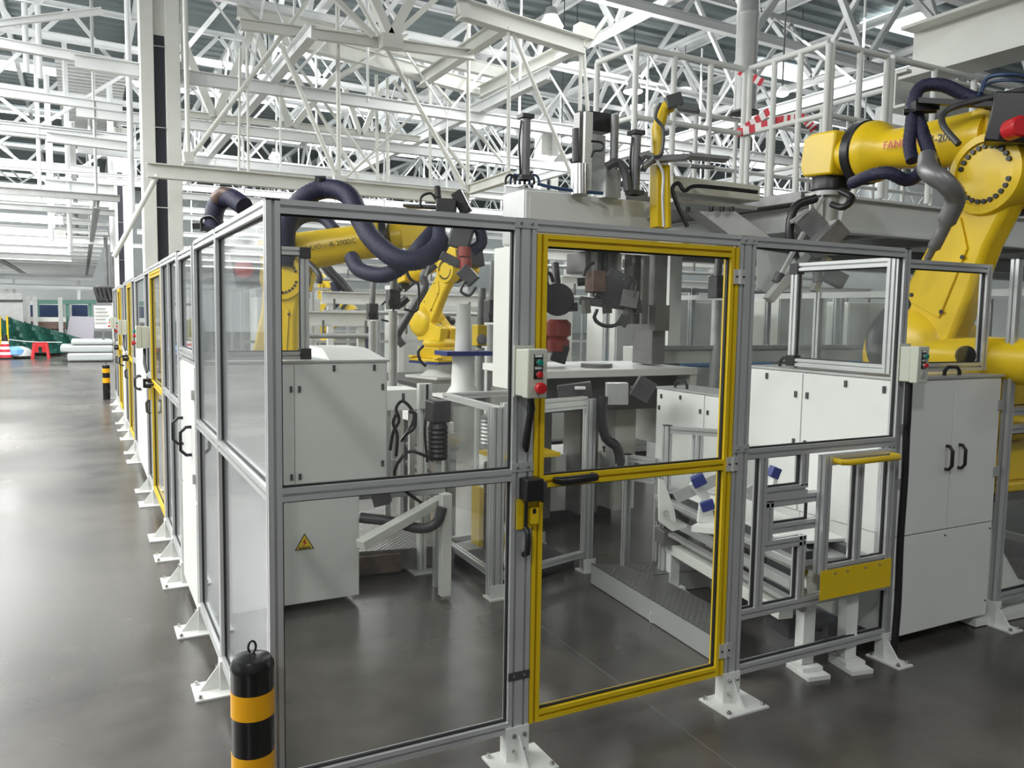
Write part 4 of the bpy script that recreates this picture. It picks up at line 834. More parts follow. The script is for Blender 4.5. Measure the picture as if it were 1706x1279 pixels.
cl = MB().poly([(cxl, 2.58, 1.12), (cxl+.24, 2.58, 1.12), (cxl+.24, 2.58, 1.30), (cxl+.19, 2.58, 1.36), (cxl+.17, 2.58, 1.50), (cxl+.17, 2.58, 2.12), (cxl+.20, 2.58, 2.2), (cxl+.24, 2.58, gt-.37), (cxl, 2.58, gt-.37)], (0, .3, 0))
part('column', cl, CREAM, gm, bevel=.006); part('column_foot', B(cxl-.02, cxl+.11, 2.6, 2.86, 0, 1.119), MGR, gm)
part('cable_chain', MB().corr([(cxl+.215, 2.57, 2.2), (cxl+.2, 2.56, 1.9), (cxl+.205, 2.56, 1.5), (cxl+.22, 2.56, 1.28)], .028, 10), DGR, gm)
cxr = PY(1088, 500, 2.6).x
part('column', B(cxr+.02, cxr+.15, 2.62, 2.88, 1.28, gt-.365), MGR, gm, bevel=.006)
part('slide_unit', B(cxr-.62, cxr-.30, 2.62, 2.9, 1.98, gt-.37), MGR, gm, bevel=.01)
for dx in (-.24, -.16, -.08): part('guide_bar', B(cxr+dx, cxr+dx+.05, 2.62, 2.66, 1.60, gt-.38), MGR if dx != -.16 else DGR, gm)
for dx in (-.58, -.48, -.36): part('guide_bar', B(cxr+dx, cxr+dx+.035, 2.58, 2.618, 1.80, gt-.38), LGR if dx != -.48 else DGR, gm)
part('counterweight', B(cxr-.02, cxr+.12, 2.54, 2.6195, 1.55, 1.75), MGR, gm)
# hanging tooling
tl = thing('lift_tooling', 'dark multi-arm tooling with loose hoses hanging from the gantry beam', 'tooling', (cxr-.45, 2.7, 1.6))
part('mount_block', MB().bar(D(1002, 470, 6.0), D(1040, 490, 6.0), .3, .24), DGR, tl, bevel=.01)
part('cross_arm', MB().bar(D(966, 500, 5.9), D(1060, 512, 5.9), .1, .06), DGR, tl, bevel=.005); part('cross_arm', MB().bar(D(1035, 495, 5.8), D(1062, 500, 5.8), .06, .12), MGR, tl)
part('side_box', MB().bar(D(992, 452, 5.8), D(992, 487, 5.8), .11, .11), BRN, tl, bevel=.004); part('sensor_arm', MB().cyl(D(962, 470, 5.9), D(985, 468, 5.9), .03), BLK, tl)
part('lower_block', MB().bar(D(1030, 530, 5.9), D(1045, 538, 5.9), .12, .08), DGR, tl)
part('cable', MB().tube([D(a, b, 5.75) for a, b in ((972, 460), (978, 445), (990, 437), (990, 437))][:3], .012, 8, cat=4), BLK, tl)
part('cable', MB().corr([D(a, b, 5.75) for a, b in ((995, 515), (990, 530), (1002, 541), (1020, 543), (1032, 538))], .014, 8, step=.03), BLK, tl)
part('cable', MB().tube([D(a, b, 5.7) for a, b in ((1045, 480), (1040, 465), (1052, 462), (1060, 475), (1055, 495))], .008, 8, cat=5), DGR, tl)
for px in (975, 1010, 1045, 1060): part('clamp', MB().bar(D(px, 500, 5.85), D(px+2, 522, 5.85), .05, .05), MGR if px % 2 else DGR, tl)
rl = thing('hose_reel_tool', 'black round tool with red cylinders seen just right of the yellow door stile', 'tool', D(930, 500, 6.3))
part('reel', MB().lathe(D(930, 499, 6.2), (-.6, -.8, 0), [(0, .10), (.02, .125), (.04, .125), (.041, .09), (.09, .085), (.091, .12), (.11, .12), (.111, .05)]), BLK, rl); part('arm', MB().cyl(D(935, 512, 6.2), D(962, 511, 6.2), .035), BLK, rl)
part('cylinder', MB().lathe(D(930, 532, 6.2), (0, 0, -1), [(0, .07), (.03, .10), (.12, .10), (.14, .07), (.16, .09), (.24, .09), (.26, .05)]), RED2, rl)
part('cylinder', MB().lathe(D(912, 535, 6.25), (0, 0, -1), [(0, .06), (.04, .08), (.2, .08), (.24, .05)]), RED2, rl)
part('tail', MB().bar(D(920, 585, 6.2), D(945, 592, 6.2), .12, .14), BLK, rl, bevel=.01); part('hanger', MB().cyl(D(925, 440, 6.3), D(928, 480, 6.2), .03), DGR, rl); part('cable', MB().tube([D(a, b, 6.1) for a, b in ((915, 480), (908, 462), (916, 455), (922, 470))], .014, 8, cat=4), BLK, rl)
# table of the press
tb = thing('machine_table', 'white topped machine table with dark underside beyond the yellow door', 'table', (2.95, 2.75, 0))
part('top', B(cxl+.12, cxr+.26, 2.35, 3.3, 1.215, 1.27), WHT, tb, bevel=.004)
part('dark_frame', B(cxl+.14, cxr+.18, 2.5, 3.25, .95, 1.2145), DGR, tb); part('side_plate', B(cxr+.2, cxr+.26, 2.36, 3.2, .62, 1.2145), CREAM, tb)
part('column_block', B(cxr-.22, cxr-.02, 2.75, 3.0, .1, .949), CREAM, tb); part('column_block', B(cxl+.25, cxl+.45, 2.75, 3.0, .1, .949), MGR, tb)
part('column_block', B(cxr-.55, cxr-.38, 2.75, 3.0, .1, .949), MGR, tb); part('base_cabinet', B(2.35, 3.45, 2.95, 3.4, .09, .55), CREAM, tb, bevel=.006)
part('foot', B(2.4, 3.4, 3.0, 3.35, 0, .089), DGR, tb)
part('pneumatic_hose', MB().corr([D(a, b, 5.2) for a, b in ((1005, 660), (1003, 700), (1010, 730), (1028, 745), (1032, 775), (1015, 790))], .032, 10, step=.03), BLK, tb)
for k in range(3): part('valve_knob', MB().lathe((3.25+.05*k, 2.9, .551), (0, 0, 1), [(0, .012), (.03, .012), (.032, .02), (.05, .02)], 12), BLK, tb)
part('window', B(2.93, 3.05, 2.944, 2.9495, .25, .36), DGR, tb)
bx_ = D(1050, 628, 5.6)
part('actuator', MB().bar(D(1010, 655, 5.4), D(1045, 655, 5.4), .11, .14).cyl(D(1050, 650, 5.4), D(1065, 652, 5.4), .03), LGR, tb); part('actuator', MB().bar(D(1058, 640, 5.3), D(1085, 655, 5.3), .1, .14), DGR, tb)
part('actuator', MB().bar(D(930, 655, 5.3), D(985, 648, 5.3), .08, .1), DGR, tb); part('shim', MB().bar(D(958, 646, 5.2), D(975, 646, 5.2), .05, .015), WHT, tb)
part('floor_disc', MB().lathe((2.95, 2.6, 1.271), (0, 0, 1), [(0, .12), (.03, .12)]), MGR, tb)
# actuators on top of the beam
def pole_cyl(px, y0, y1, r, d_, lbl, m=MGR, cap=True):
    a, b = D(px, y1, d_), D(px, y0, d_); b = V((a.x, a.y, b.z)); t = thing('air_cylinder', lbl, 'cylinder', a)
    part('barrel', MB().cyl(a, b-V((0, 0, .03)), r), m, t); part('head', MB().bar(b-V((0, 0, .03)), b, r*2.6, r*2.6), DGR, t, bevel=.003); part('foot', MB().bar(a, a+V((0, 0, .03)), r*2.7, r*2.7), DGR, t)
    part('hose', MB().tube([b-V((.045, .02, .05)), b-V((.06, .02, .2)), a+V((-.05, -.02, .12)), a+V((-.04, -.01, .02))], .008, 8, cat=4), BLK, t); return t
pole_cyl(874, 193, 300, .036, 5.75, 'slim grey air cylinder standing at the left end of the gantry beam')
pole_cyl(1057, 220, 325, .036, 5.75, 'grey air cylinder standing at the right end of the gantry beam')
sv = thing('servo_actuator', 'black and grey vertical servo drive in the centre of the gantry beam', 'actuator', D(990, 320, 5.8))
qd = lambda x0, y0, x1, y1, d_=5.8, dy=.14: B(*dbx(x0, y0, x1, y1, d_, dy))
part('motor', qd(985, 184, 1018, 221), BLK, sv, bevel=.006); part('body', qd(983, 222, 1007, 320), LGR, sv, bevel=.004); part('side_channel', qd(966, 186, 978, 290, 5.75, .08), MGR, sv); part('back_tube', MB().cyl(D(1021, 330, 5.85), V((*D(1021, 330, 5.85).xy, D(1021, 195, 5.85).z)), .03), MGR, sv)
part('gearbox', MB().cyl(D(966, 325, 5.7), D(966, 275, 5.7), .062), STEEL, sv); part('front_plate', qd(976, 185, 985, 320, 5.7, .03), CREAM, sv)
part('motor', MB().cyl(D(960, 270, 5.8), D(960, 215, 5.8), .03), DGR, sv); part('support', qd(1010, 280, 1034, 330, 5.75, .12), LGR, sv)
part('cable', MB().tube([D(a, b, 5.65) for a, b in ((1010, 278), (1030, 270), (1042, 290), (1046, 318))], .03, 8, cat=4), DGR, sv); part('cable', MB().tube([D(a, b, 5.65) for a, b in ((985, 235), (1003, 238), (1003, 250), (990, 252), (985, 262))], .008, 8, cat=4), BLK, sv)
cc = thing('cable_coil', 'blue and black cable loops lying on the left end of the gantry beam', 'cable', D(870, 305, 5.8))
for k in range(6): part('loop', MB().tube([D(850+k*8+8*math.cos(a), 303-12*math.sin(a), 5.72+.02*k) for a in [rad(-20+j*22) for j in range(11)]], .009, 8), NAVY if k % 2 else BLK, cc)
part('lead', MB().tube([D(a, b, 5.68) for a, b in ((895, 306), (920, 312), (960, 318), (1005, 322))], .012, 8, cat=3), NAVY, cc)
yp = thing('gripper_stand', 'yellow bent gripper post with grey fork arm right of the gantry beam', 'gripper stand', D(1098, 380, 5.8))
part('lower_post', MB().bar(D(1098, 380, 5.8), D(1098, 276, 5.8), .10, .09), YEL, yp, bevel=.006); part('side_strip', MB().bar(D(1112, 380, 5.75), D(1110, 276, 5.75), .03, .05), YEL, yp, bevel=.004)
part('upper_post', MB().tube([D(1096, 262, 5.8), D(1096, 215, 5.8), D(1104, 185, 5.8), D(1116, 176, 5.8)], [.04, .045, .045, .05], 12), YEL, yp)
part('mount_arm', MB().bar(D(1104, 350, 5.85), V((gr-.05, gy+.1, D(1104, 350, 5.85).z)), .08, .08), LGR, yp)
part('head', MB().bar(D(1110, 172, 5.75), D(1135, 165, 5.75), .08, .09).bar(D(1130, 180, 5.75), D(1165, 185, 5.7), .08, .03), DGR, yp, bevel=.004)
part('fork_arm', MB().bar(D(1090, 266, 5.7), D(1145, 262, 5.7), .09, .04).bar(D(1145, 260, 5.65), D(1212, 266, 5.65), .14, .025).bar(D(1150, 277, 5.65), D(1190, 279, 5.65), .05, .02), MGR, yp, bevel=.003)
part('cable', MB().tube([D(a, b, 5.65) for a, b in ((1100, 172), (1092, 195), (1105, 215), (1102, 255), (1090, 262))], .012, 8, cat=4), DGR, yp)
part('cable', MB().tube([D(a, b, 5.65) for a, b in ((1095, 268), (1105, 290), (1104, 330), (1106, 378))], .011, 8, cat=4), LGR, yp)
part('connector_bunch', MB().corr([D(a, b, 5.7) for a, b in ((1066, 262), (1075, 258), (1088, 264), (1072, 278))], .025, 8), MGR, yp)
cb = thing('transfer_beam', 'grey-white transfer beam with black cable running along it and sloping brace', 'beam', D(1190, 330, 5.9))
part('beam', B(*dbx(1122, 292, 1266, 335, 5.9, .3)), CREAM, cb, bevel=.006); part('lower_flange', B(*dbx(1122, 336, 1262, 344, 5.88, .34)), LGR, cb)
for px in (1146, 1185, 1203, 1219): part('screw', MB().cyl(D(px, 345, 5.85), D(px, 352, 5.85), .018), BLK, cb)
part('brace', MB().poly([D(a, b, 5.9) for a, b in ((1165, 352), (1225, 352), (1290, 400), (1230, 402))], (0, .14, 0)), LGR, cb)
part('cable', MB().tube([D(a, b, 5.8) for a, b in ((1145, 378), (1130, 345), (1120, 315), (1130, 305), (1140, 318), (1155, 310), (1190, 312), (1262, 320))], .015, 8, cat=4), BLK, cb)

# ================================================================== LIFTER ENCLOSURE (between the posts, inside the cell)
le = thing('lifter_enclosure', 'aluminium framed enclosure with clear sides around a lifter behind the door post', 'enclosure', (2.0, 1.9, 0))
for x, y, nx, ny in ((1.60, 1.60, 2, 2), (1.64, 2.43, 1, 1), (2.37, 1.80, 2, 1), (2.40, 2.5, 1, 1)):
    part('post', MB().prof((x, y, .02), (x, y, 1.13), nx, ny, p=.038, up=(0, 1, 0)), ALU, le, smooth=False)
    part('foot_plate', B(x-.05, x+.05, y-.06, y+.05, 0, .01).bx(x-.045, x+.045, y-.045, y-.0405, .01, .09), WHT, le)
for z in (1.11, .12):
    part('side_rail', MB().prof((1.62, 1.64, z), (1.64, 2.41, z), 1, 1, p=.038), ALU, le, smooth=False); part('front_rail', MB().prof((1.64, 1.61, z), (2.33, 1.79, z), 1, 2 if z > 1 else 1, p=.038), ALU, le, smooth=False)
    part('rear_rail', MB().prof((1.66, 2.44, z), (2.38, 2.5, z), 1, 1, p=.038), ALU, le, smooth=False)
part('pane', MB().poly([(1.62, 1.64, .14), (1.64, 2.41, .14), (1.64, 2.41, 1.09), (1.62, 1.64, 1.09)], (.004, 0, 0)), GLASS, le, smooth=False)
lf = thing('lifter_mechanism', 'dark lifting unit with yellow plates and vertical rods inside the aluminium enclosure', 'lifter', (1.98, 2.1, 0))
for x, y in ((1.86, 2.0), (2.12, 2.06), (2.2, 2.2)): part('guide_rod', MB().cyl((x, y, .06), (x, y, 1.05), .014), STEEL, lf)
part('back_column', MB().prof((2.02, 2.22, .05), (2.02, 2.22, 1.05), 2, 2, up=(0, 1, 0)), MGR, lf, smooth=False)
part('yellow_plate', B(1.80, 2.25, 1.95, 2.25, .74, .765), YEL, lf); part('yellow_block', B(1.84, 1.96, 1.96, 2.02, .10, .34), YEL, lf, bevel=.005); part('yellow_block', B(1.70, 1.73, 2.02, 2.14, .18, .56), YEL, lf)
part('base_channel', B(1.88, 2.06, 1.84, 1.92, .06, .15), WHT, lf, bevel=.01); part('motor', MB().lathe((1.82, 2.1, .80), (0, 0, 1), [(0, .07)]+[(.02+.012*k, .075 if k % 2 else .068) for k in range(16)]+[(.22, .05)], 20), LGR, lf)
part('dark_drive', B(1.80, 1.92, 2.05, 2.18, .30, .70), DGR, lf, bevel=.01); part('base', B(1.68, 2.33, 1.88, 2.36, 0, .059), DGR, lf)
part('brown_plate', B(1.745, 1.79, 1.9, 2.1, .16, .52), BRN, lf); part('bundle', MB().corr([(1.80, 1.86, .06), (1.75, 1.84, .2), (1.79, 1.86, .42), (1.84, 1.9, .62)], .016, 8), BRN, lf)
part('floor_cables', MB().tube([(1.8, 1.83, .03), (1.95, 1.80, .05), (2.1, 1.84, .03), (2.22, 1.86, .06)], .03, 8, cat=4), DGR, lf)
part('lead', MB().tube([(1.74, 1.79, .42), (1.76, 1.76, .3), (1.74, 1.74, .15), (1.79, 1.72, .02)], .007, 8, cat=4), WTAPE, lf)

# motor, post, cabinets behind the large panel
mo = thing('drive_motor', 'black finned drive motor standing behind the clear panel left of the lifter enclosure', 'motor', D(728, 770, 4.9))
a = D(729, 765, 4.9); part('body', MB().lathe(a, (0, 0, 1), [(0, .055)]+[(.01+.014*k, .062 if k % 2 else .056) for k in range(15)]+[(.23, .05)], 20), BLK, mo); part('gearbox', MB().bar(a+V((0, 0, .23)), a+V((0, 0, .36)), .12, .13), DGR, mo, bevel=.01)
part('stand', B(a.x-.02, a.x+.02, a.y-.02, a.y+.02, 0, a.z), LGR, mo)
part('cable', MB().tube([a+V((-.06, -.02, .02)), a+V((-.2, -.02, .06)), a+V((-.27, 0, -.1)), a+V((-.05, 0, -.3))], .01, 8, cat=4), BLK, mo)
jp = thing('junction_post', 'slim white post with small junction box and black cable right of the near white cabinet', 'post', (D(703, 780, 5.2).x, D(703, 780, 5.2).y, 0)); jx, jy = D(703, 780, 5.2).x, D(703, 780, 5.2).y
part('pole', MB().prof((jx, jy, .01), (jx, jy, 1.16), 1, 1, p=.05), WHT, jp, smooth=False); part('junction_box', B(jx-.05, jx+.04, jy-.07, jy-.026, 1.06, 1.22), WHT, jp, bevel=.004); part('base_plate', B(jx-.08, jx+.08, jy-.08, jy+.08, 0, .0095), WHT, jp)
part('cable', MB().tube([D(a, b, 5.0) for a, b in ((710, 610), (700, 600), (697, 585), (706, 575))], .01, 8, cat=4), BLK, jp); part('cable', MB().tube([D(a, b, 5.05) for a, b in ((712, 640), (711, 680), (708, 720), (712, 770))], .009, 8, cat=4), BLK, jp)
cw = thing('cable_loop', 'black cable coil hanging between the near white cabinet and the slim white post', 'cable', D(675, 700, 5.3))
part('loop', MB().tube([D(a, b, 5.25) for a, b in ((650, 750), (655, 720), (665, 700), (660, 680), (672, 668), (690, 690), (682, 715), (668, 735))], .011, 8, cat=5), BLK, cw); part('loop', MB().tube([D(a, b, 5.2) for a, b in ((682, 685), (693, 690), (690, 712), (678, 722))], .012, 8, cat=4), BLK, cw); part('loop', MB().tube([D(a, b, 5.2) for a, b in ((660, 690), (655, 705), (662, 725), (660, 760))], .011, 8, cat=4), BLK, cw)
part('cable_hook', MB().cyl(D(672, 668, 5.25), D(672, 655, 5.25), .01), DGR, cw)
sc2 = thing('machine_cabinet', 'small white cabinet box beside the slim junction post', 'cabinet', (*D(672, 700, 5.8).xy, 0)); bb_ = dbx(642, 650, 700, 682, 5.8, .3)
part('body', B(*bb_), WHT, sc2, bevel=.004); part('leg', B(bb_[0]+.02, bb_[0]+.06, bb_[2]+.05, bb_[2]+.09, 0, bb_[4]), LGR, sc2); part('leg', B(bb_[1]-.06, bb_[1]-.02, bb_[2]+.05, bb_[2]+.09, 0, bb_[4]), LGR, sc2)
wf = thing('roller_conveyor', 'white steel frame with dark rollers behind the drive motor', 'frame', (*D(720, 760, 6.3).xy, 0))
e1, e2 = D(678, 690, 6.6), D(748, 712, 5.8); part('top_beam', MB().bar(e1, e2, .08, .07), WHT, wf, bevel=.004)
for p, m_ in ((e2, LGR), (e1+(e2-e1)*.45, WHT), (e1, MGR)): part('leg', B(p.x-.04, p.x+.04, p.y-.04, p.y+.04, 0, p.z-.036), m_, wf)
for z in (.28, .45, .6): part('roller', MB().cyl(V((e1.x, e1.y, z)), V((e2.x, e2.y, z-.03)), .035), DGR, wf)
# robot deck
rd = thing('machine_deck', 'dark raised deck carrying the white robot pedestals in the middle of the cell', 'deck', (4.3, 9, 0))
part('top', B(3.6, 5.05, 7.9, 10.2, .62, .675), DGR, rd); part('edge', B(3.58, 5.05, 7.87, 7.8995, .56, .675), LGR, rd)
for x in (3.7, 4.95):
    for y in (8.0, 10): part('leg', B(x-.05, x+.05, y-.05, y+.05, 0, .6195), MGR, rd)
ps = thing('pedestal', 'narrow flared white pedestal with blue top right of the middle robot', 'pedestal', D(770, 660, 7.5)); a = D(771, 660, 7.5)
part('base', MB().bar(a, a+V((0, 0, .02)), .5, .4), WHT, ps); part('body', MB().lathe(a+V((0, 0, .02)), (0, 0, 1), [(0, .16), (.08, .11), (.3, .10), (.36, .11)], 20), WHT, ps); part('mounting_ring', MB().bar(a+V((0, 0, .38)), a+V((0, 0, .42)), .45, .3), BLU, ps); part('upper_post', MB().cyl(a+V((0, 0, .42)), a+V((0, 0, .85)), .08, .06), WHT, ps)
part('support_frame', MB().bar(a-V((.45, 0, .04)), a+V((.6, 0, -.04)), .4, .06).bar(a-V((.4, 0, .08)), V((a.x-.4, a.y, 0)), .06, .06).bar(a-V((-.5, 0, .08)), V((a.x+.5, a.y, 0)), .06, .06), MGR, ps)

# tread plate channels and Z brace
def slab(name, label, ring, z, th, m, cat='plate', side=None):
    t = thing(name, label, cat, V((*PZ(*ring[0], z).xy, z-th))); P3 = [PZ(a, b, z) for a, b in ring]
    part('tread_top', MB().poly([p-V((0, 0, .006)) for p in P3], (0, 0, .006)), m, t, smooth=False); part('skirt', MB().poly([p-V((0, 0, th)) for p in P3], (0, 0, th-.0065)), side or MGR, t, smooth=False); return t
t = slab('cable_trunking', 'tread plate cable duct crossing the floor behind the yellow door', [(985, 938), (1030, 940), (1085, 955), (1232, 1030), (1232, 1085)], .13, .125, TREAD, 'cable duct', LGR)
t = slab('cable_trunking', 'side branch of the tread plate duct reaching right towards the conveyor', [(1040, 940), (1180, 925), (1200, 945), (1090, 957)], .12, .115, TREAD, 'cable duct', LGR)
t = slab('cable_trunking', 'worn tread plate platform beside the lower white cabinet', [(598, 851), (648, 848), (745, 900), (743, 908), (598, 919)], .15, .135, TREAD, 'cable duct', MGR)
t = slab('cable_trunking', 'rusty brown side box under the pale diagonal brace', [(585, 921), (668, 915), (668, 922), (585, 930)], .13, .115, BRN, 'cable duct', BRN)
zb_ = thing('support_bracket', 'pale Z shaped steel brace behind the clear panel beside the warning sign', 'bracket', (*D(660, 900, 4.2).xy, 0))
part('diagonal', MB().bar(D(600, 908, 4.4), D(735, 832, 4.8), .07, .05).poly([D(a, b, 4.75) for a, b in ((690, 845), (742, 818), (742, 838), (712, 852))], FW*.01), CREAM, zb_, bevel=.003); part('top_beam', MB().bar(D(595, 826, 4.9), D(742, 816, 4.9), .05, .04), LGR, zb_, bevel=.003)
part('upright', MB().bar(D(742, 822, 4.7), V((*D(742, 822, 4.7).xy, .02)), .06, .06), CREAM, zb_, bevel=.003); part('dark_hose', MB().tube([D(a, b, 4.65) for a, b in ((600, 862), (650, 868), (700, 880), (728, 870), (737, 845))], .03, 10, cat=4), DGR, zb_)
part('dark_block', MB().bar(D(622, 828, 4.6), D(648, 822, 4.6), .1, .1), DGR, zb_)
st_ = thing('tube_stub', 'short open white square tube lying against the tread plate duct', 'tube', PZ(1095, 1035, 0)); a = PZ(1090, 1030, .03); b = PZ(1118, 1018, .03)
dx_ = (b-a); part('top_wall', MB().bar(a+V((0, 0, .025)), b+V((0, 0, .025)), .06, .005), WHT, st_); part('bottom_wall', MB().bar(a-V((0, 0, .025)), b-V((0, 0, .025)), .06, .005), WHT, st_)
sd = dx_.cross(V((0, 0, 1))).normalized()*.0275
part('side_wall', MB().bar(a+sd, b+sd, .005, .045).bar(a-sd, b-sd, .005, .045), WHT, st_)

# ================================================================== FIXTURE CONVEYOR (right)
cv = thing('shuttle_conveyor', 'white and steel shuttle conveyor passing under the lattice fence panel', 'conveyor', (2.5, .7, 0))
Mc = Matrix.Translation(V((2.36, .10, 0))) @ Matrix.Rotation(rad(-11), 4, 'Z'); C_ = lambda: MB(Mc)
part('bed_plate', C_().bx(.0, .42, -.05, 1.35, .53, .56), LGR, cv, bevel=.003); part('top_plate', C_().bx(.06, .36, .05, 1.3, .60, .615), WHT, cv, bevel=.002)
for x in (.05, .30): part('linear_rail', C_().bx(x, x+.05, -.05, 1.3, .561, .5995), DGR, cv)
for z in (.50, .41, .33): part('guide_shaft', C_().cyl((.06, -.05, z), (.06, 1.2, z), .018), STEEL, cv)
part('side_beam', C_().bx(-.02, .02, -.05, 1.3, .36, .38).bx(-.02, .02, -.05, 1.3, .43, .47), LGR, cv); part('lower_beam', C_().bx(0.01, .09, .06, 1.25, .24, .30).bx(.31, .33, .06, 1.25, .24, .30), CREAM, cv, bevel=.003)
for y in (1.12,):
    for z in (.46, .34): part('bearing_block', C_().bx(-.05, .12, y, y+.12, z-.04, z+.05), MGR, cv, bevel=.006)
for x, y in ((.13, .02), (.37, .02), (.05, 1.18), (.37, 1.18)):
    lg = part('leg', C_().bx(x-.032, x+.032, y-.032, y+.032, .04, .5295 if y < 1 else .2395), WHT, cv, bevel=.003); part('foot', C_().bx(x-.055, x+.055, y-.07, y+.055, .02, .0395).bx(x-.06, x+.06, y-.12, y+.05, .0, .0195), WHT, lg)
part('cross_tie', C_().bx(-.04, .46, 1.14, 1.22, .301, .345), WHT, cv); part('drive_unit', C_().lathe((.2, .1, .2), (1, .2, 0), [(0, .05), (.08, .05), (.1, .03)]).bx(.1, .2, .1, .3, .12, .2395), DGR, cv)
part('cable_chain', C_().corr([(.2, .0, .16), (.26, .06, .1), (.3, .12, .16), (.28, .2, .22)], .03, 8), BLK, cv)
fx = thing('clamp_fixture', 'white angled fixture plate with bolt holes at the far end of the shuttle conveyor', 'fixture', D(1115, 880, 4.6))
part('plate', MB().poly([D(a, b, 4.55) for a, b in ((1098, 868), (1098, 798), (1106, 800), (1124, 850), (1128, 875))], FW*.03), WHT, fx, bevel=.002); part('foot', MB().poly([D(a, b, 4.5) for a, b in ((1098, 869), (1128, 874), (1144, 878), (1120, 885))], (0, 0, .015)), WHT, fx); part('bolt', MB().cyl(D(1110, 855, 4.5), D(1110, 855, 4.45), .018), STEEL, fx)
fx = thing('clamp_fixture', 'white Y shaped fixture arm with two dark blue pads on the shuttle conveyor', 'fixture', D(1175, 875, 4.3))
part('arm', MB().poly([D(a, b, 4.3) for a, b in ((1163, 870), (1168, 830), (1150, 808), (1160, 800), (1182, 822), (1192, 872))], FW*.04), WHT, fx, bevel=.002); part('base', MB().bar(D(1160, 876, 4.3), D(1215, 882, 4.2), .14, .03), WHT, fx)
part('blue_pad', MB().bar(D(1160, 792, 4.25), D(1168, 808, 4.25), .06, .07), BLU, fx, bevel=.004); part('blue_pad', MB().bar(D(1176, 834, 4.25), D(1182, 850, 4.25), .03, .07), BLU, fx, bevel=.004); part('grey_wing', MB().poly([D(a, b, 4.4) for a, b in ((1120, 820), (1205, 785), (1215, 800), (1130, 838))], FW*.02), LGR, fx)
fx = thing('clamp_fixture', 'small dark blue clamp seen through the top opening of the lattice panel', 'fixture', D(1290, 795, 4.2))
part('pad', MB().bar(D(1286, 795, 4.2), D(1293, 778, 4.2), .05, .05), BLU, fx, bevel=.004); part('stem', MB().bar(D(1285, 830, 4.2), D(1289, 797, 4.2), .03, .03), WHT, fx); part('arm', MB().bar(D(1246, 810, 4.2), D(1275, 850, 4.2), .05, .05).bar(D(1275, 850, 4.2), D(1262, 870, 4.2), .05, .05), LGR, fx)
# low aluminium stands behind
def stand(label, px0, px1, py0, py1, d_, mids=()):
    a, b = D(px0, py0, d_), D(px1, py1, d_-.15); t = thing('aluminium_stand', label, 'frame', V((a.x, a.y, 0))); b.z = a.z
    for p in (a, b): part('post', MB().prof((p.x, p.y, .0), (p.x, p.y, a.z), up=(0, 1, 0)), ALU, t, smooth=False)
    v = (b-a).normalized()*.022
    part('top_rail', MB().prof(a+v-V((0, 0, P/2)), b-v-V((0, 0, P/2))), ALU, t, smooth=False); z2 = .62
    part('lower_rail', MB().prof(V((a.x, a.y, z2))+v, V((b.x, b.y, z2))-v), ALU, t, smooth=False)
    m = (a+b)/2; part('post', MB().prof((m.x, m.y, z2+P/2), (m.x, m.y, a.z-P), up=(0, 1, 0)), ALU, t, smooth=False); part('pane', MB().bar(V((a.x, a.y, (z2+a.z)/2))+v, V((b.x, b.y, (z2+a.z)/2))-v, .004, a.z-z2-P), GLASS, t, smooth=False)
    part('cap', MB().bar(a, a+V((0, 0, .005)), P, P), BLK, t)
stand('low aluminium framed stand in front of the white cabinet beyond the yellow door', 1112, 1215, 709, 700, 4.9)
stand('lower aluminium stand with clear panel left of the taller one', 1046, 1100, 757, 750, 5.3)

# ================================================================== BACKGROUND OF THE CELL
def bfence(label, p0, p1, H=2.0, step=1.1, mid=1.1):
    p0, p1 = V(p0), V(p1); t = thing('safety_fence', label, 'fence panel', p0); v = (p1-p0); n = max(1, round(v.length/step)); u = v.normalized()
    for k in range(n+1): q = p0+v*(k/n); part('post', MB().prof(q, q+V((0, 0, H)), 1, 1, p=.06, up=(0, 1, 0)), ALU, t, smooth=False)
    for z, nm in ((H-.03, 'top_rail'), (mid, 'middle_rail'), (.15, 'bottom_rail')): part(nm, MB().bar(p0+V((0, 0, z)), p1+V((0, 0, z)), .035, .05), ALU, t, smooth=False)
    part('pane', MB().bar(p0+V((0, 0, H/2+.05)), p1+V((0, 0, H/2+.05)), .004, H-.25), GLASS, t, smooth=False)
bfence('rear cell fence of clear panels behind the press table', (4.6, 4.9, 0), (8.2, 4.9, 0)); bfence('rear cell fence continuing right behind the big robot', (8.3, 4.9, 0), (11.5, 4.9, 0))
bfence('distant cross fence of clear panels behind the middle robot', (2.0, 12.4, 0), (9.5, 12.4, 0), 2.1, 1.25); bfence('side fence on the far right of the cell behind the yellow balancer', (5.3, .4, 0), (5.3, 4.8, 0), 1.9, 1.2)
bfence('far fence of the next cell behind the distant robot', (3.0, 20, 0), (14, 20, 0), 2.2, 1.5)
def bgcab(label, x0, x1, y, z0, z1, vent=True, dy=.6, m=None, name='control_cabinet'):
    t = thing(name, label, 'cabinet', ((x0+x1)/2, y+dy/2, 0)); part('body', B(x0, x1, y, y+dy, z0, z1), m or WHT, t, bevel=.008)
    n = 2 if x1-x0 > .7 else 1
    for k in range(n):
        a = x0+(x1-x0)*k/n+.02; b = x0+(x1-x0)*(k+1)/n-.02; dd = part('door', B(a, b, y-.012, y-.001, z0+.03, z1-.03), m or WHT, t); part('latch', B(b-.05, b-.03, y-.02, y-.0125, (z0+z1)/2-.05, (z0+z1)/2+.05), DGR, dd)
    if vent:
        v = MB()
        for k in range(9): v.bx(x0+.08, x0+(x1-x0)*.4, y-.024, y-.0125, z0+.25+.05*k, z0+.275+.05*k)
        part('vent_grille', v, MGR, t)
    part('base', B(x0+.03, x1-.03, y+.03, y+dy-.03, 0, z0-.0005), DGR, t)
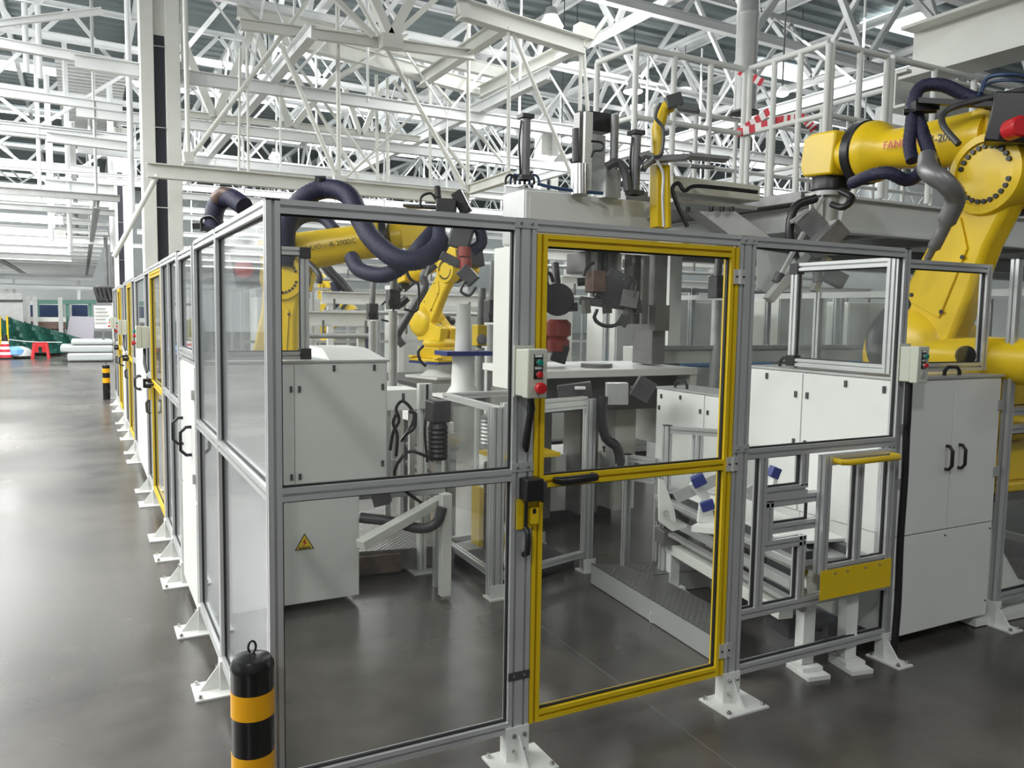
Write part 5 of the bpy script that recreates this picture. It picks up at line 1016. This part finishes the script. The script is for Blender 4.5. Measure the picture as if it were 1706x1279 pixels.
for k, (x0, x1, y, z0, z1, s) in enumerate(((5.0, 6.1, 5.3, .1, 1.95, 'tall white control cabinet with grille behind the rear cell fence'), (6.25, 7.2, 5.4, .1, 1.85, 'tall white control cabinet second from the press'), (7.6, 8.5, 5.3, .1, 1.95, 'white control cabinet seen through the framed screen'), (8.8, 9.6, 5.2, .1, 1.9, 'white control cabinet right behind the big yellow arm'),
    (3.9, 4.8, 6.0, .1, 1.7, 'white cabinet behind the lifting tooling'), (5.0, 6.6, 12.9, .1, 2.2, 'wide white cabinet behind the middle robot'), (6.9, 8.2, 12.9, .1, 2.1, 'white cabinet right of the middle robot motor'), (2.4, 3.6, 13.2, .1, 1.9, 'white cabinet behind the blue hosed robot'), (9.9, 10.8, 5.2, .1, 1.9, 'last white control cabinet at the right photo edge'))): bgcab(s, x0, x1, y, z0, z1, vent=k in (0, 2, 3, 6))
# level conveyor beam and blue pipe
t = thing('overhead_track', 'pale waist-high conveyor track crossing behind the right part of the cell', 'track', (6, 3.9, 0))
part('track_beam', B(4.3, 11, 3.8, 4.15, 1.20, 1.36), CREAM, t, bevel=.005); part('track_lip', B(4.3, 11, 3.76, 3.7995, 1.34, 1.38), LGR, t)
for x in (4.7, 6.4, 8.2, 10): part('leg', B(x-.12, x+.12, 3.9, 4.08, 0, 1.199), LGR, t)
t = thing('blue_pipe', 'light blue pipe running level behind the press table', 'pipe', (5.6, 4.5, 1)); part('pipe', MB().cyl((3.6, 4.5, 1.14), (8.5, 4.5, 1.12), .035), LBLU, t)
for x in (3.9, 5.4, 7, 8.3): part('support', MB().cyl((x, 4.5, 0), (x, 4.5, 1.09), .02), MGR, t)
t = thing('deep_blue_bin', 'dark blue machine body low behind the panel at the right photo edge', 'machine', (5.0, 1.6, 0)); part('body', B(4.95, 5.25, 1.2, 3.2, .5, 1.15), NAVY, t, bevel=.03); part('stand', B(5.0, 5.2, 1.3, 3.1, 0, .4995), DGR, t)
bgcab('white cabinet low behind the panel at the right photo edge', 4.45, 5.2, 1.05, .05, .95, False, .1)
# conveyors with equipment at the back, left of the press
for k, (x0, x1, y, z, s) in enumerate(((1.8, 3.4, 9.5, 1.55, 'white overhead transfer rail behind the long robot forearm'), (3.2, 6.5, 11.6, 1.9, 'white transfer rail behind the middle robot'), (6.5, 14, 9.0, 2.2, 'long white transfer rail high behind the press'), (7, 16, 12, 2.9, 'upper white transfer rail in the background right of the press'), (1.2, 7, 15, 2.6, 'white transfer rail at the back of the hall above the blue hosed robot'))):
    t = thing('transfer_rail', s, 'rail', (x0, y, 0)); part('beam', MB().ib((x0, y, z), (x1, y, z), .12, .22, .02), WHT, t, smooth=False); part('lower_tube', MB().cyl((x0, y-.1, z-.25), (x1, y-.1, z-.25), .04), LGR, t)
    n = int((x1-x0)/1.3)+1
    for j in range(n): part('leg', B(x0+.1+j*1.3, x0+.2+j*1.3, y-.05, y+.05, 0, z-.11), WHT, t)
    for j in range(n*2): part('bracket', MB().bar((x0+.2+j*.65, y-.1, z-.22), (x0+.2+j*.65, y-.1, z-.02), .03, .03), MGR, t)
for k, (px, py, d_, s) in enumerate(((655, 500, 9, 'dark gripper head on the transfer rail left of the middle robot'), (620, 520, 11, 'dark small handling unit above the white rail'), (1195, 480, 8.2, 'round fan-like tool behind the right door stile'), (820, 520, 8, 'black motor drum between the middle robot and the gantry column'), (1500, 470, 8.5, 'dark handling unit behind the framed screen'), (800, 560, 8.5, 'small yellow handling head left of the gantry column'))):
    p = D(px, py, d_); t = thing('handling_unit', s, 'machine', p); m_ = YEL if k == 5 else DGR
    part('body', MB().bar(p-V((0, 0, .10)), p+V((0, 0, .12)), .13, .14), m_, t, bevel=.01).name; part('drum', MB().lathe(p-V((.02, .08, .03)), (-.4, -.9, 0), [(0, .05), (.05, .055), (.051, .04), (.08, .035)]), BLK if k != 5 else MGR, t)
    part('arm', MB().cyl(p+V((0, 0, .1)), p+V((.02, 0, .5)), .04), MGR, t); part('stem', MB().cyl(p-V((0, 0, .12)), V((p.x, p.y, .02)), .05), LGR, t); part('cable', MB().tube([p+V((.1, -.1, .1)), p+V((.25, -.1, .2)), p+V((.25, -.1, -.1)), p+V((.1, -.1, -.1))], .014, 8, cat=4), BLK, t)

# ================================================================== FAR END OF THE AISLE
Yf = 29
def FY(px, py, y=Yf): return PY(px, py, y)
tp = thing('tarpaulin', 'dark green tarpaulin draped over a low pile behind the red stool', 'tarpaulin', FY(60, 590))
nx, ny = 36, 10; v_ = []; q_ = []
for j in range(ny+1):
    for i in range(nx+1):
        px = -30+i*5.2; top = 528 if px < 20 else 528+min(40, (px-10)*.28); py = 588+(top-588)*(j/ny); p = FY(px, py, Yf+.9*j/ny+.25*math.sin(i*1.1+j*.6)+.2*math.sin(i*.43)); v_.append(p)
for j in range(ny):
    for i in range(nx): a = j*(nx+1)+i; q_.append((a, a+1, a+nx+2, a+nx+1))
mb = MB(); mb.v = v_+[p+V((0, .06, -.02)) for p in v_]; mb.f = q_+[tuple(len(v_)+k for k in reversed(f)) for f in q_]
part('sheet', mb, TARP, tp); 
wl = MB(); part('pile', B(FY(-25, 580).x, FY(100, 580).x, Yf+1.2, Yf+1.8, 0, .7), BRN, tp)
bs_ = thing('plastic_sheet_bundle', 'crumpled blue and white plastic lying left of the red stool', 'plastic', FY(35, 590, 28)); part('heap', MB().lathe(FY(32, 592, 28)+V((0, 0, 0)), (0, 0, 1), [(0, .45), (.12, .4), (.22, .3), (.3, .1)], 14), FOAM, bs_); part('blue_film', MB().lathe(FY(25, 590, 27.8), (0, 0, 1), [(0, .3), (.15, .28), (.25, .1)], 9), LBLU, bs_)
rs = thing('plastic_stool', 'red plastic stool standing alone in the far aisle', 'stool', FY(68, 597, 27.6)); c = FY(68, 597, 27.6); c.z = 0
part('seat', B(c.x-.18, c.x+.18, c.y-.18, c.y+.18, .50, .53), RED, rs, bevel=.01)
for i in (-1, 1):
    for j in (-1, 1): part('leg', MB().bar((c.x+i*.23, c.y+j*.23, 0), (c.x+i*.17, c.y+j*.17, .5), .08, .02), RED, rs)
part('side_panel', MB().poly([(c.x-.2, c.y-.19, .22), (c.x-.05, c.y-.19, .2), (c.x-.05, c.y-.185, .38), (c.x+.05, c.y-.185, .38), (c.x+.05, c.y-.19, .2), (c.x+.2, c.y-.19, .22), (c.x+.175, c.y-.175, .5), (c.x-.175, c.y-.175, .5)], (0, .01, 0)), RED, rs)
cn = thing('traffic_cone', 'red and white banded traffic cone at the left photo edge', 'cone', FY(9, 597, 27.6)); c = FY(9, 597, 27.6); c.z = 0
part('base', B(c.x-.25, c.x+.25, c.y-.25, c.y+.25, 0, .05), BLK, cn)
for k in range(6): part('band', MB().lathe((c.x, c.y, .05+k*.085), (0, 0, 1), [(0, .19-k*.016), (.084, .174-k*.016)], 20), (REDW, WTAPE)[k % 2], cn)
part('tip', MB().lathe((c.x, c.y, .561), (0, 0, 1), [(0, .09), (.2, .07)], 16), BLK, cn)
for k, px in enumerate((2, 14)): 
    p = FY(px, 590, 27.9); solo('barrier_post', MB().cyl((p.x, p.y, 0), (p.x, p.y, 1.35), .03, n=10), YEL, ('yellow barrier post at the very left edge' if k == 0 else 'yellow barrier post just right of the traffic cone'), 'post')
a, b = FY(-5, 563, 27.7), FY(103, 570, 27.7); solo('barrier_tape', MB().tube([a, (a+b)/2-V((0, 0, .05)), b], .012, 6, cat=4), WTAPE, 'thin white barrier tape strung across the far aisle', 'tape')
cbx = thing('covered_crate', 'crate under a pale dust sheet in the far aisle', 'crate', FY(135, 560, 31))
_q = [FY(a_, b_, 31) for a_, b_ in ((110, 562), (156, 564), (157, 528), (116, 527))]; part('dust_sheet', MB().poly(_q, (0, 1.2, 0)), CLOTH, cbx); part('crate', B(_q[0].x+.1, _q[1].x-.05, 31.1, 32.1, 0, min(_q[0].z, _q[1].z)-.02), NAVY, cbx)
wb = thing('notice_board', 'white notice board standing behind the wrapped stack', 'board', FY(172, 548, 26)); part('board', MB().bar(FY(157, 528, 26), FY(192, 528, 26), .03, FY(172, 509, 26).z-FY(172, 547, 26).z), WHT, wb); p = FY(172, 549, 26); part('stand', MB().bar(V((p.x, p.y, 0)), p, .06, .06), MGR, wb)
for k in range(5): q = FY(159, 514+k*6, 25.95); part('written_line', MB().bar(q, FY(176+3*(k % 3), 514+k*6, 25.95), .004, .02), MGR, wb)
for k, (y0, y1, x0, x1, s) in enumerate(((576, 589, 112, 188, 'lowest wrapped bundle of pale panels on the far aisle floor'), (567, 577, 100, 188, 'middle wrapped bundle of pale panels in the far stack'), (560, 568, 118, 188, 'top wrapped bundle of the far aisle stack'))):
    a, b = FY(x0, y1, 25.5+.1*k), FY(x1, y0, 25.5+.1*k); t = thing('wrapped_stack', s, 'stack', V((a.x, a.y, max(0, a.z)))); z0 = [0.0, .27, .5][k]; z1 = [.265, .495, .66][k]
    part('wrap', B(a.x, b.x, a.y, a.y+1.6, z0+.02, z1), FOAM, t, bevel=.05); part('runner', B(a.x+.1, b.x, a.y+.1, a.y+1.4, z0, z0+.0195), BRN, t)
for k, (x0, x1, y0, y1, yy, m_, s) in enumerate(((48, 58, 508, 529, 33, NAVY, 'narrow dark blue screen in the distance left of the aisle machines'), (61, 97, 508, 528, 33, NAVY, 'wide dark blue screen in the far aisle background'), (120, 146, 508, 527, 33, NAVY, 'second dark blue screen near the hanging machine'), (36, 110, 536, 548, 31, BRN, 'low red machine bed in front of the dark blue screens'))):
    a, b = FY(x0, y1, yy), FY(x1, y0, yy); t = thing('distant_machine', s, 'machine', V((a.x, yy, 0))); part('panel', B(a.x, b.x, yy, yy+.5, a.z, b.z), m_, t, bevel=.02); part('light_strip', B(a.x, b.x, yy, yy+.3, b.z+.001, b.z+.16), WHT, t); part('base', B(a.x+.05, b.x-.05, yy+.1, yy+.4, 0, a.z-.001), MGR, t)
bf = thing('portal_gantry', 'teal steel frame standing over the distant aisle machines', 'frame', FY(60, 560, 32)); 
part('top_beam', MB().bar(FY(60, 503, 32), FY(160, 503, 32), .2, .16), TEAL, bf)
for px in (62, 102, 112, 150): p = FY(px, 505, 32); part('upright', MB().bar(V((p.x, p.y, 0)), p, .12, .12), TEAL, bf)
hm = thing('hanging_machine', 'dark machine mass hanging over the aisle fence end in the distance', 'machine', FY(172, 500, 22)); 
part('body', MB().bar(FY(160, 490, 22), FY(192, 490, 22), .6, .45), DGR, hm, bevel=.05)
for k in range(5): part('cable', MB().tube([FY(158+k*7, 478, 21.6), FY(163+k*7, 495+k*2 % 5, 21.6), FY(170+k*5, 500, 21.6)], .05, 6, cat=3), DGR, hm)
part('hanger', MB().cyl(FY(178, 480, 22), V((FY(178, 480, 22).x, 22, 3.6)), .05), MGR, hm); part('hanger', MB().cyl(FY(188, 480, 22), V((FY(188, 480, 22).x, 22, 3.6)), .05), MGR, hm)
t = thing('grey_screen_wall', 'translucent grey partition at the far left edge above the yellow posts', 'partition', FY(20, 530, 30)); part('sheet', MB().bar(FY(-15, 515, 30), FY(38, 515, 30), .04, .55*2), LGR, t); part('top_rail', MB().bar(FY(-15, 501, 30), FY(38, 501, 30), .08, .08), DGR, t)
for k, px in enumerate((48, 60, 102)): p = FY(px, 555, 30.5); solo('machine_post', MB().bar(V((p.x, p.y, 0)), V((p.x, p.y, 2.0)), .14, .14), LGR, ['grey post nearest the left partition', 'grey post second from the left partition', 'grey post right before the covered crate'][k], 'post')
solo('wall_back', B(-30, 45, 62, 62.2, 0, 10.2), mat('pale_cladding', (.85, .88, .88), .6, noise=.05, nscale=.5), kind='structure')
solo('wall_right', B(42, 42.2, 6, 62, 0, 10.2), MATS['pale_cladding'], kind='structure'); 

solo('light_block_wall', B(-30, 45, -8.2, -8, 0, 10.2), mat('dim_cladding', (.20, .21, .21), .7), kind='structure')  # unseen wall, added to cut world light and pane reflections from behind

# far ledges and light bands at the end of the aisle
for k, (y, z, h_, s_) in enumerate(((36, 2.5, .16, 'lowest'), (41, 3.0, .2, 'middle'), (47, 2.7, .3, 'farthest'), (52, 3.4, .3, 'topmost'))):
    t = thing('far_ledge', '%s white ledge of the distant gallery behind the aisle machines' % s_, 'ledge', (-12, y, z)); part('edge', MB().ib((-28, y, z), (.0, y, z), .2, h_), ROOFW, t, smooth=False)
    for j in range(9): part('post', MB().bar((-27+j*3.3, y, 0), (-27+j*3.3, y, z-h_/2), .12, .12), LGR if k % 2 else ROOFW, t)
area('back_wall_fill', (-12, 50, 6.5), 20, 14, 1500)  # area light without a fitting, added to brighten the back wall
